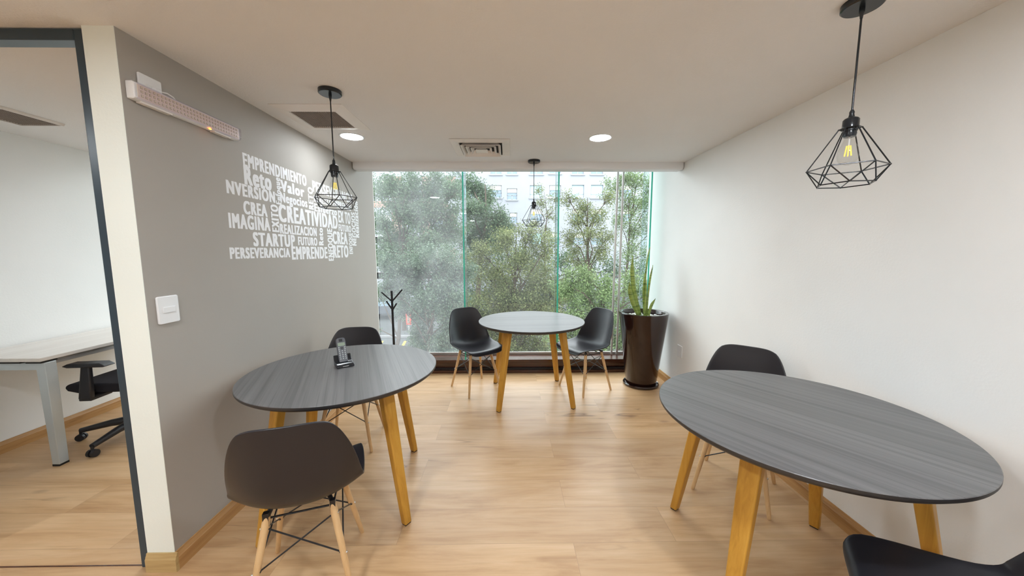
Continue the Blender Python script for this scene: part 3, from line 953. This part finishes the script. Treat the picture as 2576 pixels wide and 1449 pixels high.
snake_leaf((.045, -.03, 0), (.085, -.02, .55), .036, 1.0, .4, (-.012, 0, 0))
snake_leaf((.055, -.05, 0), (.112, -.05, .205), .046, .6, .3, (-.012, 0, 0))
snake_leaf((.005, -.05, 0), (.02, -.04, .40), .040, .2, 1.2, (.008, 0, 0))

rng = random.Random(4)
b = MB(); b.ball((0, 0, 0), .017, 10, 7, (1.25, .95, .62))
peb = b.build('pebble', M['pebble'], smooth=80)
spots = []
tries = 0
while len(spots) < 34 and tries < 4000:
    tries += 1
    a, r = rng.uniform(0, 2 * PI), math.sqrt(rng.uniform(.02, 1)) * .178
    x, y = r * math.cos(a), r * math.sin(a)
    if any((x - q[0]) ** 2 + (y - q[1]) ** 2 < .042 ** 2 for q in spots): continue
    if abs(x) < .075 and -.085 < y < .02: continue
    spots.append((x, y))
for i, (x, y) in enumerate(spots):
    o = peb if i == 0 else peb.copy()
    if i: C.objects.link(o)
    o.location = (PX + x, PY + y, .0125 + .7245 + .0095 - .008 * (math.hypot(x, y) / .2))
    o.rotation_euler = (0, 0, rng.uniform(0, 6))
    s = rng.uniform(.85, 1.2); o.scale = (s, s, 1)
    tag(o, 'small white pebble on the soil of the tall dark planter', 'pebble', 'white pebbles in the planter')

# ------------------------------------------------------------------ coat stand
cs = empty('coat_stand', (-1.21, 3.6, 0), label='slim black branched coat stand in front of the left window pane', cat='coat stand')
b = MB(); b.lathe([(0, 0), (.13, 0), (.13, .008), (.125, .011), (.02, .013), (0, .013)], 40); b.build('base', M['black_metal'], cs, smooth=40)
b = MB(); b.cyl((0, 0, .012), (-.004, 0, 1.018), .0125, .0115, 16); b.build('pole', M['black_metal'], cs, smooth=40)
for z0, tip in ((.905, (-.110, 0, 1.003)), (.905, (.105, .01, 1.030)), (.815, (-.056, -.02, .912)), (.812, (.055, -.03, .892))):
    b = MB(); b.cyl((-.003, 0, z0), tip, .0085, .008, 12); b.build('branch', M['black_metal'], cs, smooth=40)

# ------------------------------------------------------------------ neighbouring office: desk and chair
dk = empty('office_desk', (-3.0, 2.186, 0), label='pale ash office desk on silver legs seen through the doorway', cat='desk')
b = MB(); b.box(-.598, 0, 0, 1.25, .727, .750); b.build('desk_top', M['desk_top'], dk, bevel=.002)
for lx in (-.06, -.585):
    for ly in (.02, 1.17):
        b = MB(); b.bar((lx + .03, ly + .03, .012), (lx + .03, ly + .03, .714), .048, .052, .060, .060); lg = b.build('leg', M['desk_steel'], dk, bevel=.003)
        b = MB(); b.box(lx + .006, lx + .054, ly + .004, ly + .056, 0, .0125); b.build('foot_cap', M['rubber'], lg)
for ly in (.02, 1.17):
    b = MB(); b.box(-.525, -.06, ly + .005, ly + .055, .664, .712); b.build('cross_beam', M['desk_steel'], dk, bevel=.002)
for lx in (-.05, -.56):
    b = MB(); b.box(lx, lx + .03, .08, 1.17, .690, .722); b.build('side_rail', M['alu'], dk, bevel=.002)
b = MB()
for (x0, x1, y0_, y1_) in ((-.10, -.005, .006, .09), (-.36, -.14, .008, .06)):
    b.box(x0, x1, y0_, y1_, .7145, .7268)
b.build('spacer', M['rubber'], dk)

oc = empty('office_chair', (-2.93, 2.66, 0), facing(-1, -.08), 'black office swivel chair tucked under the pale desk', 'office chair')
b = MB()
NN = 20
for j in range(5):
    pass
pts = [(-.22, .445), (-.20, .42), (.16, .415), (.235, .435), (.255, .462), (.235, .486), (.17, .492), (-.20, .480)]
b.prism(pts, (-.235, 0, 0), (0, 1, 0), (0, 0, 1), (.47, 0, 0))
b.build('seat', M['office_fabric'], oc, bevel=.03, seg=4)
def backrest():
    vs, fs = [], []
    n, k = 13, 17
    for j in range(k):
        t = j / (k - 1)
        z = .50 + .50 * t
        yb = -.215 - .03 * math.sin(PI * min(1, t * 1.6)) * 1.0 - .07 * t
        hw = .215 * (1 - .25 * t ** 3) * (0.86 + .14 * math.sin(PI * min(1, t * 2)))
        for i in range(n):
            u = -1 + 2 * i / (n - 1)
            vs.append((u * hw, yb + .06 * abs(u) ** 2, z))
    for j in range(k - 1):
        for i in range(n - 1):
            q = j * n + i
            fs.append((q, q + 1, q + n + 1, q + n))
    return vs, fs
b = MB(); b.add(*backrest()); bk = b.build('backrest', M['office_fabric'], oc, smooth=80)
so = bk.modifiers.new('Solidify', 'SOLIDIFY'); so.thickness = .03; so.offset = 0
b = MB(); b.tube([(0, -.10, .40), (0, -.22, .40), (0, -.285, .46), (0, -.285, .62)], [.028, .028, .024, .02], 10); b.build('back_support', M['office_black'], oc, smooth=50)
for s in (-1, 1):
    b = MB(); b.bar((s * .285, .06, .40), (s * .285, .035, .635), .032, .085, .028, .055); b.box(min(s * .15, s * .30), max(s * .15, s * .30), .02, .10, .385, .412)
    ar = b.build('armrest_post', M['office_black'], oc, bevel=.008)
    b = MB(); b.prism([(-.12, .640), (-.10, .634), (.12, .634), (.155, .646), (.12, .662), (-.08, .664)], (s * .285 - .04, 0, 0), (0, 1, 0), (0, 0, 1), (.08, 0, 0))
    b.build('arm_pad', M['office_black'], ar, bevel=.008, seg=3)
b = MB(); b.lathe([(0, .40), (.06, .40), (.06, .36), (.030, .34), (.028, .20), (.020, .19), (.020, .10), (0, .10)], 20); b.build('gas_lift', M['office_black'], oc, smooth=40)
sb = None
for i in range(5):
    a = math.radians(107 + 72 * i)
    ca, sa = math.cos(a), math.sin(a)
    b = MB(); b.tube([(0.02 * ca, .02 * sa, .115), (.17 * ca, .17 * sa, .105), (.345 * ca, .345 * sa, .078)], [.034, .026, .018], 10)
    lg = b.build('base_arm', M['office_black'], oc, smooth=50)
    b = MB()
    cx, cy = .345 * ca, .345 * sa
    t = Vector((-sa, ca, 0))
    for s in (-1, 1):
        c0 = Vector((cx, cy, .0275)) + t * (s * .006)
        b.cyl(c0, c0 + t * (s * .018), .027, .025, 18)
    b.cyl((cx, cy, .03), (cx, cy, .080), .009, n=10)
    b.build('caster', M['office_black'], lg, smooth=40)

# ------------------------------------------------------------------ outdoors
GZ = -3.2
def asphalt():
    return plaster('grey_asphalt', (0.075, 0.08, 0.08), .85, .15, 30, .3)
b = MB(); b.box(-60, 70, 4.6, 90, GZ - .3, GZ)
struct(b, 'ground', asphalt())
M['facade'] = plaster('white_render', (0.35, 0.365, 0.395), .8, .03, 20, .1)
M['salmon'] = plaster('salmon_render', (0.33, 0.22, 0.18), .8, .08, 20, .1)
M['shutter'] = mat('window_shutter_beige', (0.60, 0.58, 0.54), .6)
M['far_glass'] = mat('far_window_glass', (0.22, 0.30, 0.36), .12)
M['far_glass_cyan'] = mat('far_window_cyan_blind', (0.42, 0.66, 0.72), .4)
M['yellow_paint'] = mat('yellow_road_paint', (0.75, 0.52, 0.05), .7)
M['red_sign'] = mat('red_sign_paint', (0.70, 0.06, 0.04), .5)
M['car_paint'] = mat('car_grey_paint', (0.10, 0.11, 0.13), .25, .3)
M['kerb'] = mat('kerb_concrete', (0.22, 0.22, 0.22), .8)
M['roof_dark'] = mat('roof_edge', (0.4, 0.4, 0.42), .8)

def building(name, label, x0, x1, y, z1, wins, wallm, dep=8.0):
    """wins: list of (x0, x1, z0, z1, kind); facade built as strips round real window openings"""
    o = empty(name, (x0, y, GZ), label=label, cat='building')
    xs = sorted(set([x0, x1] + [q for w_ in wins for q in w_[:2]]))
    zs = sorted(set([GZ, z1] + [q for w_ in wins for q in w_[2:4]]))
    b = MB()
    for i in range(len(xs) - 1):
        for j in range(len(zs) - 1):
            cx, cz = (xs[i] + xs[i + 1]) / 2, (zs[j] + zs[j + 1]) / 2
            if any(w_[0] < cx < w_[1] and w_[2] < cz < w_[3] for w_ in wins): continue
            X0, X1, Z0, Z1 = xs[i] - x0, xs[i + 1] - x0, zs[j] - GZ, zs[j + 1] - GZ
            b.add([(X0, 0, Z0), (X1, 0, Z0), (X1, 0, Z1), (X0, 0, Z1)], [(0, 1, 2, 3)])
    b.add([(0, 0, 0), (0, dep, 0), (0, dep, z1 - GZ), (0, 0, z1 - GZ)], [(0, 1, 2, 3)])
    b.add([(x1 - x0, 0, 0), (x1 - x0, dep, 0), (x1 - x0, dep, z1 - GZ), (x1 - x0, 0, z1 - GZ)], [(3, 2, 1, 0)])
    b.add([(0, .6, 0), (x1 - x0, .6, 0), (x1 - x0, .6, z1 - GZ), (0, .6, z1 - GZ)], [(0, 1, 2, 3)])
    b.build('facade', wallm, o)
    b = MB(); b.box(-.2, x1 - x0 + .2, -.25, dep, z1 - GZ, z1 - GZ + .25); b.build('roof_edge', M['roof_dark'], o)
    for (a, c, e, f, k) in wins:
        a, c, e, f = a - x0, c - x0, e - GZ, f - GZ
        h = f - e
        b = MB()
        for q in ((a, a + .06, e, f), (c - .06, c, e, f), (a, c, f - .06, f), (a, c, e, e + .06)):
            b.box(q[0], q[1], .16, .24, q[2], q[3])
        if k == 'split':
            b.box(a, c, .16, .24, e + h * .36, e + h * .42); b.box((a + c) / 2 - .05, (a + c) / 2 + .05, .16, .24, e, e + h * .4)
        else:
            b.box(a, c, .16, .24, e + h * .26, e + h * .30); b.box((a + c) / 2 - .03, (a + c) / 2 + .03, .16, .24, e, e + h * .28)
        b.box(a, a + .005, 0, .2, e, f); b.box(c - .005, c, 0, .2, e, f); b.box(a, c, 0, .2, f - .005, f); b.box(a, c, 0, .2, e, e + .005)
        wn = b.build('window', wallm, o, merge=False)
        b = MB(); b.box(a + .02, c - .02, .20, .22, e + .02, f - .02); b.build('pane', M['far_glass_cyan'] if k == 'cyan' else M['far_glass'], wn)
        if k == 'split':
            b = MB(); b.box(a + .06, c - .06, .13, .16, e + h * .62, f - .02); b.build('blind', M['shutter'], wn)
        b = MB(); b.box(a - .12, c + .12, -.14, .1, e - .16, e - .02); b.build('window_sill', wallm, wn)
    return o
BY = 40.0
def px2(px, v, y):
    """point at depth y in the direction of a pixel"""
    d = _fw + _rt * ((px - 1288) / F_PX) - _up * ((v - 724.5) / F_PX)
    t = y / d.y
    return d.x * t, CAM_H + d.z * t
wins = []
for (pa, pb, va, vb, k) in ((1231, 1262, 466, 497, 'split'), (1275, 1301, 474, 502, 'split'), (1333, 1363, 466, 497, 'cyan'), (1382, 1411, 466, 497, 'split'), (1439, 1469, 465, 497, 'cyan'), (1487, 1517, 465, 497, 'cyan'), (1560, 1590, 465, 497, 'split'),
        (1233, 1262, 408, 438, 'split'), (1275, 1301, 408, 438, 'split'), (1333, 1366, 408, 438, 'split'), (1382, 1411, 408, 436, 'split'), (1439, 1469, 408, 438, 'split'), (1487, 1517, 408, 438, 'split'),
        (1282, 1301, 535, 562, 'split'), (1334, 1364, 586, 615, 'cyan'), (1380, 1409, 586, 615, 'split'), (1439, 1469, 526, 557, 'split'), (1487, 1517, 526, 557, 'split'), (1439, 1469, 586, 617, 'split'), (1487, 1517, 586, 617, 'split'),
        (1180, 1205, 466, 497, 'split'), (1560, 1590, 526, 557, 'split'), (1334, 1364, 526, 557, 'split')):
    xa, zt = px2(pa, va, BY); xb, zb = px2(pb, vb, BY)
    wins.append((round(xa, 2), round(xb, 2), round(zb, 2), round(zt, 2), k))
bx0 = px2(1120, 500, BY)[0]
building('apartment_building', 'white apartment building with rows of windows beyond the trees', bx0, bx0 + 34, BY, 12.6, wins, M['facade'])
wins2 = []
for pa in (880, 955, 1030, 1090):
    for (va, vb) in ((450, 490), (540, 580), (630, 670)):
        xa, zt = px2(pa, va, 31); xb, zb = px2(pa + 28, vb, 31)
        wins2.append((round(xa, 2), round(xb, 2), round(zb, 2), round(zt, 2), 'split'))
sx0 = px2(760, 500, 31)[0]; sx1 = px2(1135, 500, 31)[0]
building('salmon_building', 'white and salmon building half hidden by the trees on the left', sx0, sx1, 31, 9.2, wins2, M['facade'])
b = MB()
for (a, c, e, f, k) in wins2:
    b.box(c + .15 - sx0, c + 1.0 - sx0, -.05, .02, e - .3 - GZ, f + .2 - GZ)
for e in sorted(set(q[2] for q in wins2)):
    b.box(.3, sx1 - sx0 - .3, -.06, .02, e - 1.1 - GZ, e - .55 - GZ)
b.build('salmon_panel', M['salmon'], bpy.data.objects['salmon_building'], merge=False)['kind'] = 'stuff'

# trees
def leaf_colors(name, dark, mid, light):
    m = mat(name, mid, .5, spec=.3)
    g = N(m, 'ShaderNodeNewGeometry')
    r = ramp(m, g.outputs['Random Per Island'], [(0.0, dark), (.5, mid), (1.0, light)])
    L(m, r.outputs[0], P(m).inputs['Base Color'])
    tl = N(m, 'ShaderNodeBsdfTranslucent')
    L(m, r.outputs[0], tl.inputs[0])
    mx = N(m, 'ShaderNodeMixShader'); mx.inputs[0].default_value = .35
    L(m, P(m).outputs[0], mx.inputs[1]); L(m, tl.outputs[0], mx.inputs[2])
    L(m, mx.outputs[0], m.node_tree.nodes['Material Output'].inputs[0])
    return m
M['bark'] = plaster('tree_bark', (0.075, 0.056, 0.042), .9, .2, 6, .3)
LEAF = {
    'deep': leaf_colors('deep_green_leaves', (0.048, 0.084, 0.042), (0.085, 0.142, 0.070), (0.161, 0.229, 0.140)),
    'blue': leaf_colors('blue_green_leaves', (0.054, 0.093, 0.057), (0.107, 0.162, 0.101), (0.192, 0.255, 0.177)),
    'olive': leaf_colors('olive_green_leaves', (0.082, 0.101, 0.036), (0.166, 0.202, 0.077), (0.277, 0.305, 0.133)),
    'light': leaf_colors('light_green_leaves', (0.082, 0.126, 0.042), (0.159, 0.232, 0.090), (0.251, 0.335, 0.149)),
}
def tree(name, label, base, blobs, nleaf, kind, seed, lsize=.10, trunk_r=.10, spread=1.0, group='trees outside the window'):
    """blobs: (x, y, z, r) leaf clumps; the trunk rises from base and sends a branch to each clump"""
    rg = np.random.default_rng(seed)
    nleaf, lsize = int(nleaf * 2.7), lsize * .62
    o = empty(name, base, label=label, cat='tree', group=group)
    bx, by, bz = base
    B = np.array([(x - bx, y - by, z - bz, r) for x, y, z, r in blobs])
    # branches
    mb = MB()
    ctr = B[:, :3].mean(0)
    zlow = B[:, 2].min()
    fork = Vector((ctr[0] * .55, ctr[1] * .5, max(zlow - .3, .6)))
    mid = Vector((ctr[0] * .2 + rg.uniform(-.1, .1), ctr[1] * .2, fork.z * .5))
    mb.tube([(0, 0, -.05), mid, fork], [trunk_r, trunk_r * .85, trunk_r * .7], 9)
    top = Vector((ctr[0], ctr[1], B[:, 2].max()))
    mb.tube([fork, fork.lerp(top, .5) + Vector((rg.uniform(-.15, .15), 0, 0)), top], [trunk_r * .7, trunk_r * .42, trunk_r * .1], 8)
    for x, y, z, r in B:
        t = min(max((z - fork.z) / max(top.z - fork.z, .2) - .35, 0), .8)
        st = fork.lerp(top, t)
        e = Vector((x, y, z))
        m_ = st.lerp(e, .5) + Vector((rg.uniform(-.15, .15), rg.uniform(-.15, .15), rg.uniform(-.02, .18)))
        mb.tube([st, m_, e], [trunk_r * .32, trunk_r * .2, .008], 6)
        for _ in range(5):
            d = Vector(rg.normal(0, 1, 3)); d.normalize()
            mb.tube([m_.lerp(e, .6), e + d * (r * .5), e + d * r], [.012, .008, .003], 5)
    mb.build('trunk', M['bark'], o, smooth=60, merge=False)
    # leaves
    wts = B[:, 3] ** 2; wts = wts / wts.sum()
    idx = rg.choice(len(B), nleaf, p=wts)
    # sub clumps inside each blob make the crown uneven
    nsub = 22
    sub = rg.normal(0, 1, (len(B), nsub, 3)); sub /= np.linalg.norm(sub, axis=2, keepdims=True)
    sub *= rg.uniform(.3, 1.15, (len(B), nsub, 1))
    sc = B[idx, :3] + sub[idx, rg.integers(0, nsub, nleaf)] * (B[idx, 3:4] * spread)
    pos = sc + rg.normal(0, 1, (nleaf, 3)) * (B[idx, 3:4] * .26)
    a = rg.uniform(0, 2 * PI, nleaf)
    tlt = rg.normal(-.35, .55, nleaf)
    d = np.stack([np.cos(a) * np.cos(tlt), np.sin(a) * np.cos(tlt), np.sin(tlt)], 1)
    s = np.cross(d, np.array([0, 0, 1.0])); s /= np.linalg.norm(s, axis=1, keepdims=True)
    roll = rg.normal(0, .7, nleaf)[:, None]
    n_ = np.cross(s, d)
    s = s * np.cos(roll) + n_ * np.sin(roll)
    ln = (lsize * rg.uniform(.6, 1.35, nleaf))[:, None]
    wd = ln * .25
    v = np.empty((nleaf, 4, 3))
    v[:, 0] = pos; v[:, 1] = pos + d * ln * .45 + s * wd; v[:, 2] = pos + d * ln; v[:, 3] = pos + d * ln * .45 - s * wd
    me = bpy.data.meshes.new('foliage')
    me.vertices.add(nleaf * 4); me.vertices.foreach_set('co', v.ravel())
    me.loops.add(nleaf * 4); me.loops.foreach_set('vertex_index', np.arange(nleaf * 4, dtype=np.int32))
    me.polygons.add(nleaf); me.polygons.foreach_set('loop_start', np.arange(0, nleaf * 4, 4, dtype=np.int32))
    me.materials.append(LEAF[kind])
    me.update(calc_edges=True)
    fo = bpy.data.objects.new('foliage', me); C.objects.link(fo); fo.parent = o
    return o
def blobs_px(lst, y, yj, seed):
    rg = random.Random(seed)
    out = []
    for (px, v, rp) in lst:
        yy = y + rg.uniform(-yj, yj)
        x, z = px2(px, v, yy)
        out.append((x, yy, z, rp / F_PX * yy))
    return out
def gbase(px, y):
    return (px2(px, 632, y)[0], y, GZ)
tree('leaning_tree', 'tall tree with a slim trunk filling the left window pane', gbase(955, 9.5),
     blobs_px([(985, 470, 34), (1040, 480, 38), (1095, 470, 34), (1010, 530, 36), (1065, 545, 38), (1120, 530, 36), (1130, 580, 36), (1000, 590, 36), (1060, 605, 40), (965, 560, 22), (965, 480, 22), (1140, 480, 26), (950, 640, 24), (985, 640, 24), (955, 740, 20), (940, 820, 14)], 9.5, .7, 1), 12000, 'deep', 11, .105, .075)
tree('dark_tree', 'dark green tree between the left fin and the white building', gbase(1195, 13),
     blobs_px([(1190, 470, 30), (1225, 500, 30), (1195, 530, 34), (1250, 550, 32), (1215, 580, 36), (1270, 575, 22), (1180, 600, 30), (1245, 610, 28)], 13, .8, 2), 8500, 'deep', 12, .125, .12)
tree('bushy_tree', 'dense blue-green bushy tree low in the left window pane', gbase(1060, 7.0),
     blobs_px([(985, 670, 34), (1050, 665, 42), (1110, 660, 42), (1155, 690, 36), (1015, 725, 40), (1080, 730, 46), (1140, 755, 42), (1070, 790, 40), (1120, 815, 40), (1110, 865, 34), (1060, 850, 30), (1160, 850, 30), (1010, 775, 26), (975, 725, 24), (1070, 880, 34), (1150, 890, 34), (1120, 720, 36), (1030, 690, 36)], 7.0, .4, 3), 19000, 'blue', 13, .075, .07)
tree('olive_tree', 'broad olive-green tree in the middle of the window', gbase(1290, 10.0),
     blobs_px([(1215, 640, 36), (1270, 610, 34), (1325, 590, 30), (1370, 630, 34), (1300, 660, 40), (1230, 700, 42), (1290, 730, 44), (1350, 700, 42), (1395, 730, 36), (1200, 770, 40), (1260, 800, 44), (1330, 790, 44), (1390, 810, 40), (1220, 860, 40), (1290, 870, 40), (1360, 870, 40), (1230, 820, 40), (1310, 830, 42), (1370, 770, 40), (1260, 760, 42), (1320, 760, 42), (1250, 880, 40), (1330, 890, 40)], 10.0, .4, 4), 26000, 'olive', 14, .095, .10)
tree('sapling', 'thin sparse sapling beside the middle pendant lamp', gbase(1372, 12.0),
     blobs_px([(1352, 480, 14), (1362, 510, 16), (1382, 540, 18), (1345, 560, 14), (1375, 580, 18), (1395, 500, 14)], 12.0, .3, 5), 900, 'olive', 15, .085, .035)
tree('airy_tree', 'airy tree with several bare stems right of the middle fin', gbase(1490, 12.2),
     blobs_px([(1430, 500, 20), (1470, 520, 24), (1450, 555, 26), (1500, 545, 26), (1480, 590, 28), (1430, 600, 24), (1525, 600, 26), (1450, 645, 26), (1510, 640, 26), (1470, 690, 26), (1530, 500, 20)], 12.2, .5, 6), 5200, 'olive', 16, .095, .09)
tree('right_hand_tree', 'large tree behind the planter at the right edge of the window', gbase(1560, 15),
     blobs_px([(1545, 470, 24), (1600, 460, 30), (1640, 470, 30), (1580, 510, 28), (1625, 520, 30), (1600, 570, 28), (1560, 560, 24), (1650, 570, 30), (1590, 630, 28), (1640, 640, 30), (1570, 450, 20)], 15, .6, 7), 6500, 'light', 17, .115, .075)
tree('low_green_tree', 'low bright green tree behind the right window chair', gbase(1500, 7.2),
     blobs_px([(1430, 720, 34), (1480, 740, 36), (1530, 730, 34), (1590, 720, 34), (1450, 790, 38), (1510, 800, 40), (1570, 790, 38), (1440, 860, 38), (1510, 870, 40), (1580, 860, 36), (1640, 740, 30), (1640, 800, 30), (1480, 830, 38), (1540, 840, 38), (1400, 830, 34), (1470, 700, 30)], 7.2, .4, 8), 12500, 'light', 18, .08, .07)
tree('far_hedge_tree', 'shaded tree far behind the olive tree', gbase(1250, 18),
     blobs_px([(1180, 680, 40), (1240, 670, 40), (1300, 650, 40), (1360, 670, 40), (1420, 660, 40), (1480, 670, 36), (1540, 680, 36), (1130, 640, 36), (1600, 690, 36), (1200, 740, 40), (1280, 740, 40), (1360, 740, 40), (1440, 740, 40), (1520, 750, 40)], 18, 1.0, 9), 9000, 'deep', 19, .17, .13)
tree('far_left_tree', 'pale tree far behind the leaning tree', gbase(1010, 20),
     blobs_px([(950, 560, 36), (1010, 520, 36), (1080, 500, 38), (1140, 470, 34), (960, 640, 36), (1030, 640, 40), (1100, 620, 40), (930, 480, 30)], 20, 1.0, 10), 6000, 'blue', 20, .18, .14)

# street furniture seen low at the left
def ground_pt(px, v):
    d = _fw + _rt * ((px - 1288) / F_PX) - _up * ((v - 724.5) / F_PX)
    t = (GZ - CAM_H) / d.z
    return d.x * t, d.y * t
for (a, c) in (((940, 893), (962, 858)), ((1000, 893), (1020, 858)), ((1062, 893), (1076, 862))):
    xa, ya = ground_pt(*a); xb, yb = ground_pt(*c)
    b = MB(); b.bar((0, 0, 0), (xb - xa, yb - ya, 0), .10, .0)
    n_ = Vector((xb - xa, yb - ya, 0)).normalized(); s_ = Vector((-n_.y, n_.x, 0)) * .06
    b = MB(); b.prism([(-.06, 0), (.06, 0), (.06, .004), (-.06, .004)], (0, 0, 0), s_ / .06, (0, 0, 1), (xb - xa, yb - ya, 0))
    o = b.build('parking_line', M['yellow_paint']); o.location = (xa, ya, GZ)
    tag(o, 'yellow parking bay line painted on the asphalt below', 'road marking', 'yellow parking lines')
xa, ya = ground_pt(950, 850); xb, yb = ground_pt(1045, 848)
b = MB(); b.box(-6, 3, -.08, .08, 0, .14); o = b.build('kerb', M['kerb'], bevel=.02); o.location = (xa, ya, GZ)
tag(o, 'pale concrete kerb along the parking below the window', 'kerb')
sg = empty('sign_post', (px2(1022, 632, 19)[0], 19, GZ), label='slim red and white street sign beyond the parking', cat='sign')
b = MB(); b.cyl((0, 0, 0), (0, 0, .6), .03, n=10); b.build('post', M['alu'], sg)
b = MB(); b.box(-.14, .14, -.03, .03, .55, 1.35); b.build('panel', M['red_sign'], sg, bevel=.01)
b = MB(); b.box(-.08, .08, -.034, -.03, .62, 1.28); b.build('panel_stripe', M['salmon'], sg)
car = empty('parked_car', (px2(985, 632, 24)[0], 24, GZ), label='dark grey car parked far below behind the trees', cat='car')
side = [(-2.1, .35), (-2.15, .75), (-1.5, .9), (-.9, 1.4), (.7, 1.42), (1.4, .95), (2.1, .8), (2.15, .35)]
b = MB(); b.prism(side, (0, -.85, 0), (1, 0, 0), (0, 0, 1), (0, 1.7, 0)); b.build('body', M['car_paint'], car, bevel=.08, seg=3)
b = MB(); b.prism([(-1.3, .93), (-.85, 1.34), (.65, 1.36), (1.2, .96)], (0, -.87, 0), (1, 0, 0), (0, 0, 1), (0, 1.74, 0)); b.build('side_window', M['far_glass'], car)
for wx in (-1.35, 1.35):
    for wy in (-.80, .80):
        b = MB(); b.cyl((wx, wy - .1, .32), (wx, wy + .1, .32), .32, n=24); b.build('wheel', M['rubber'], car, smooth=40)
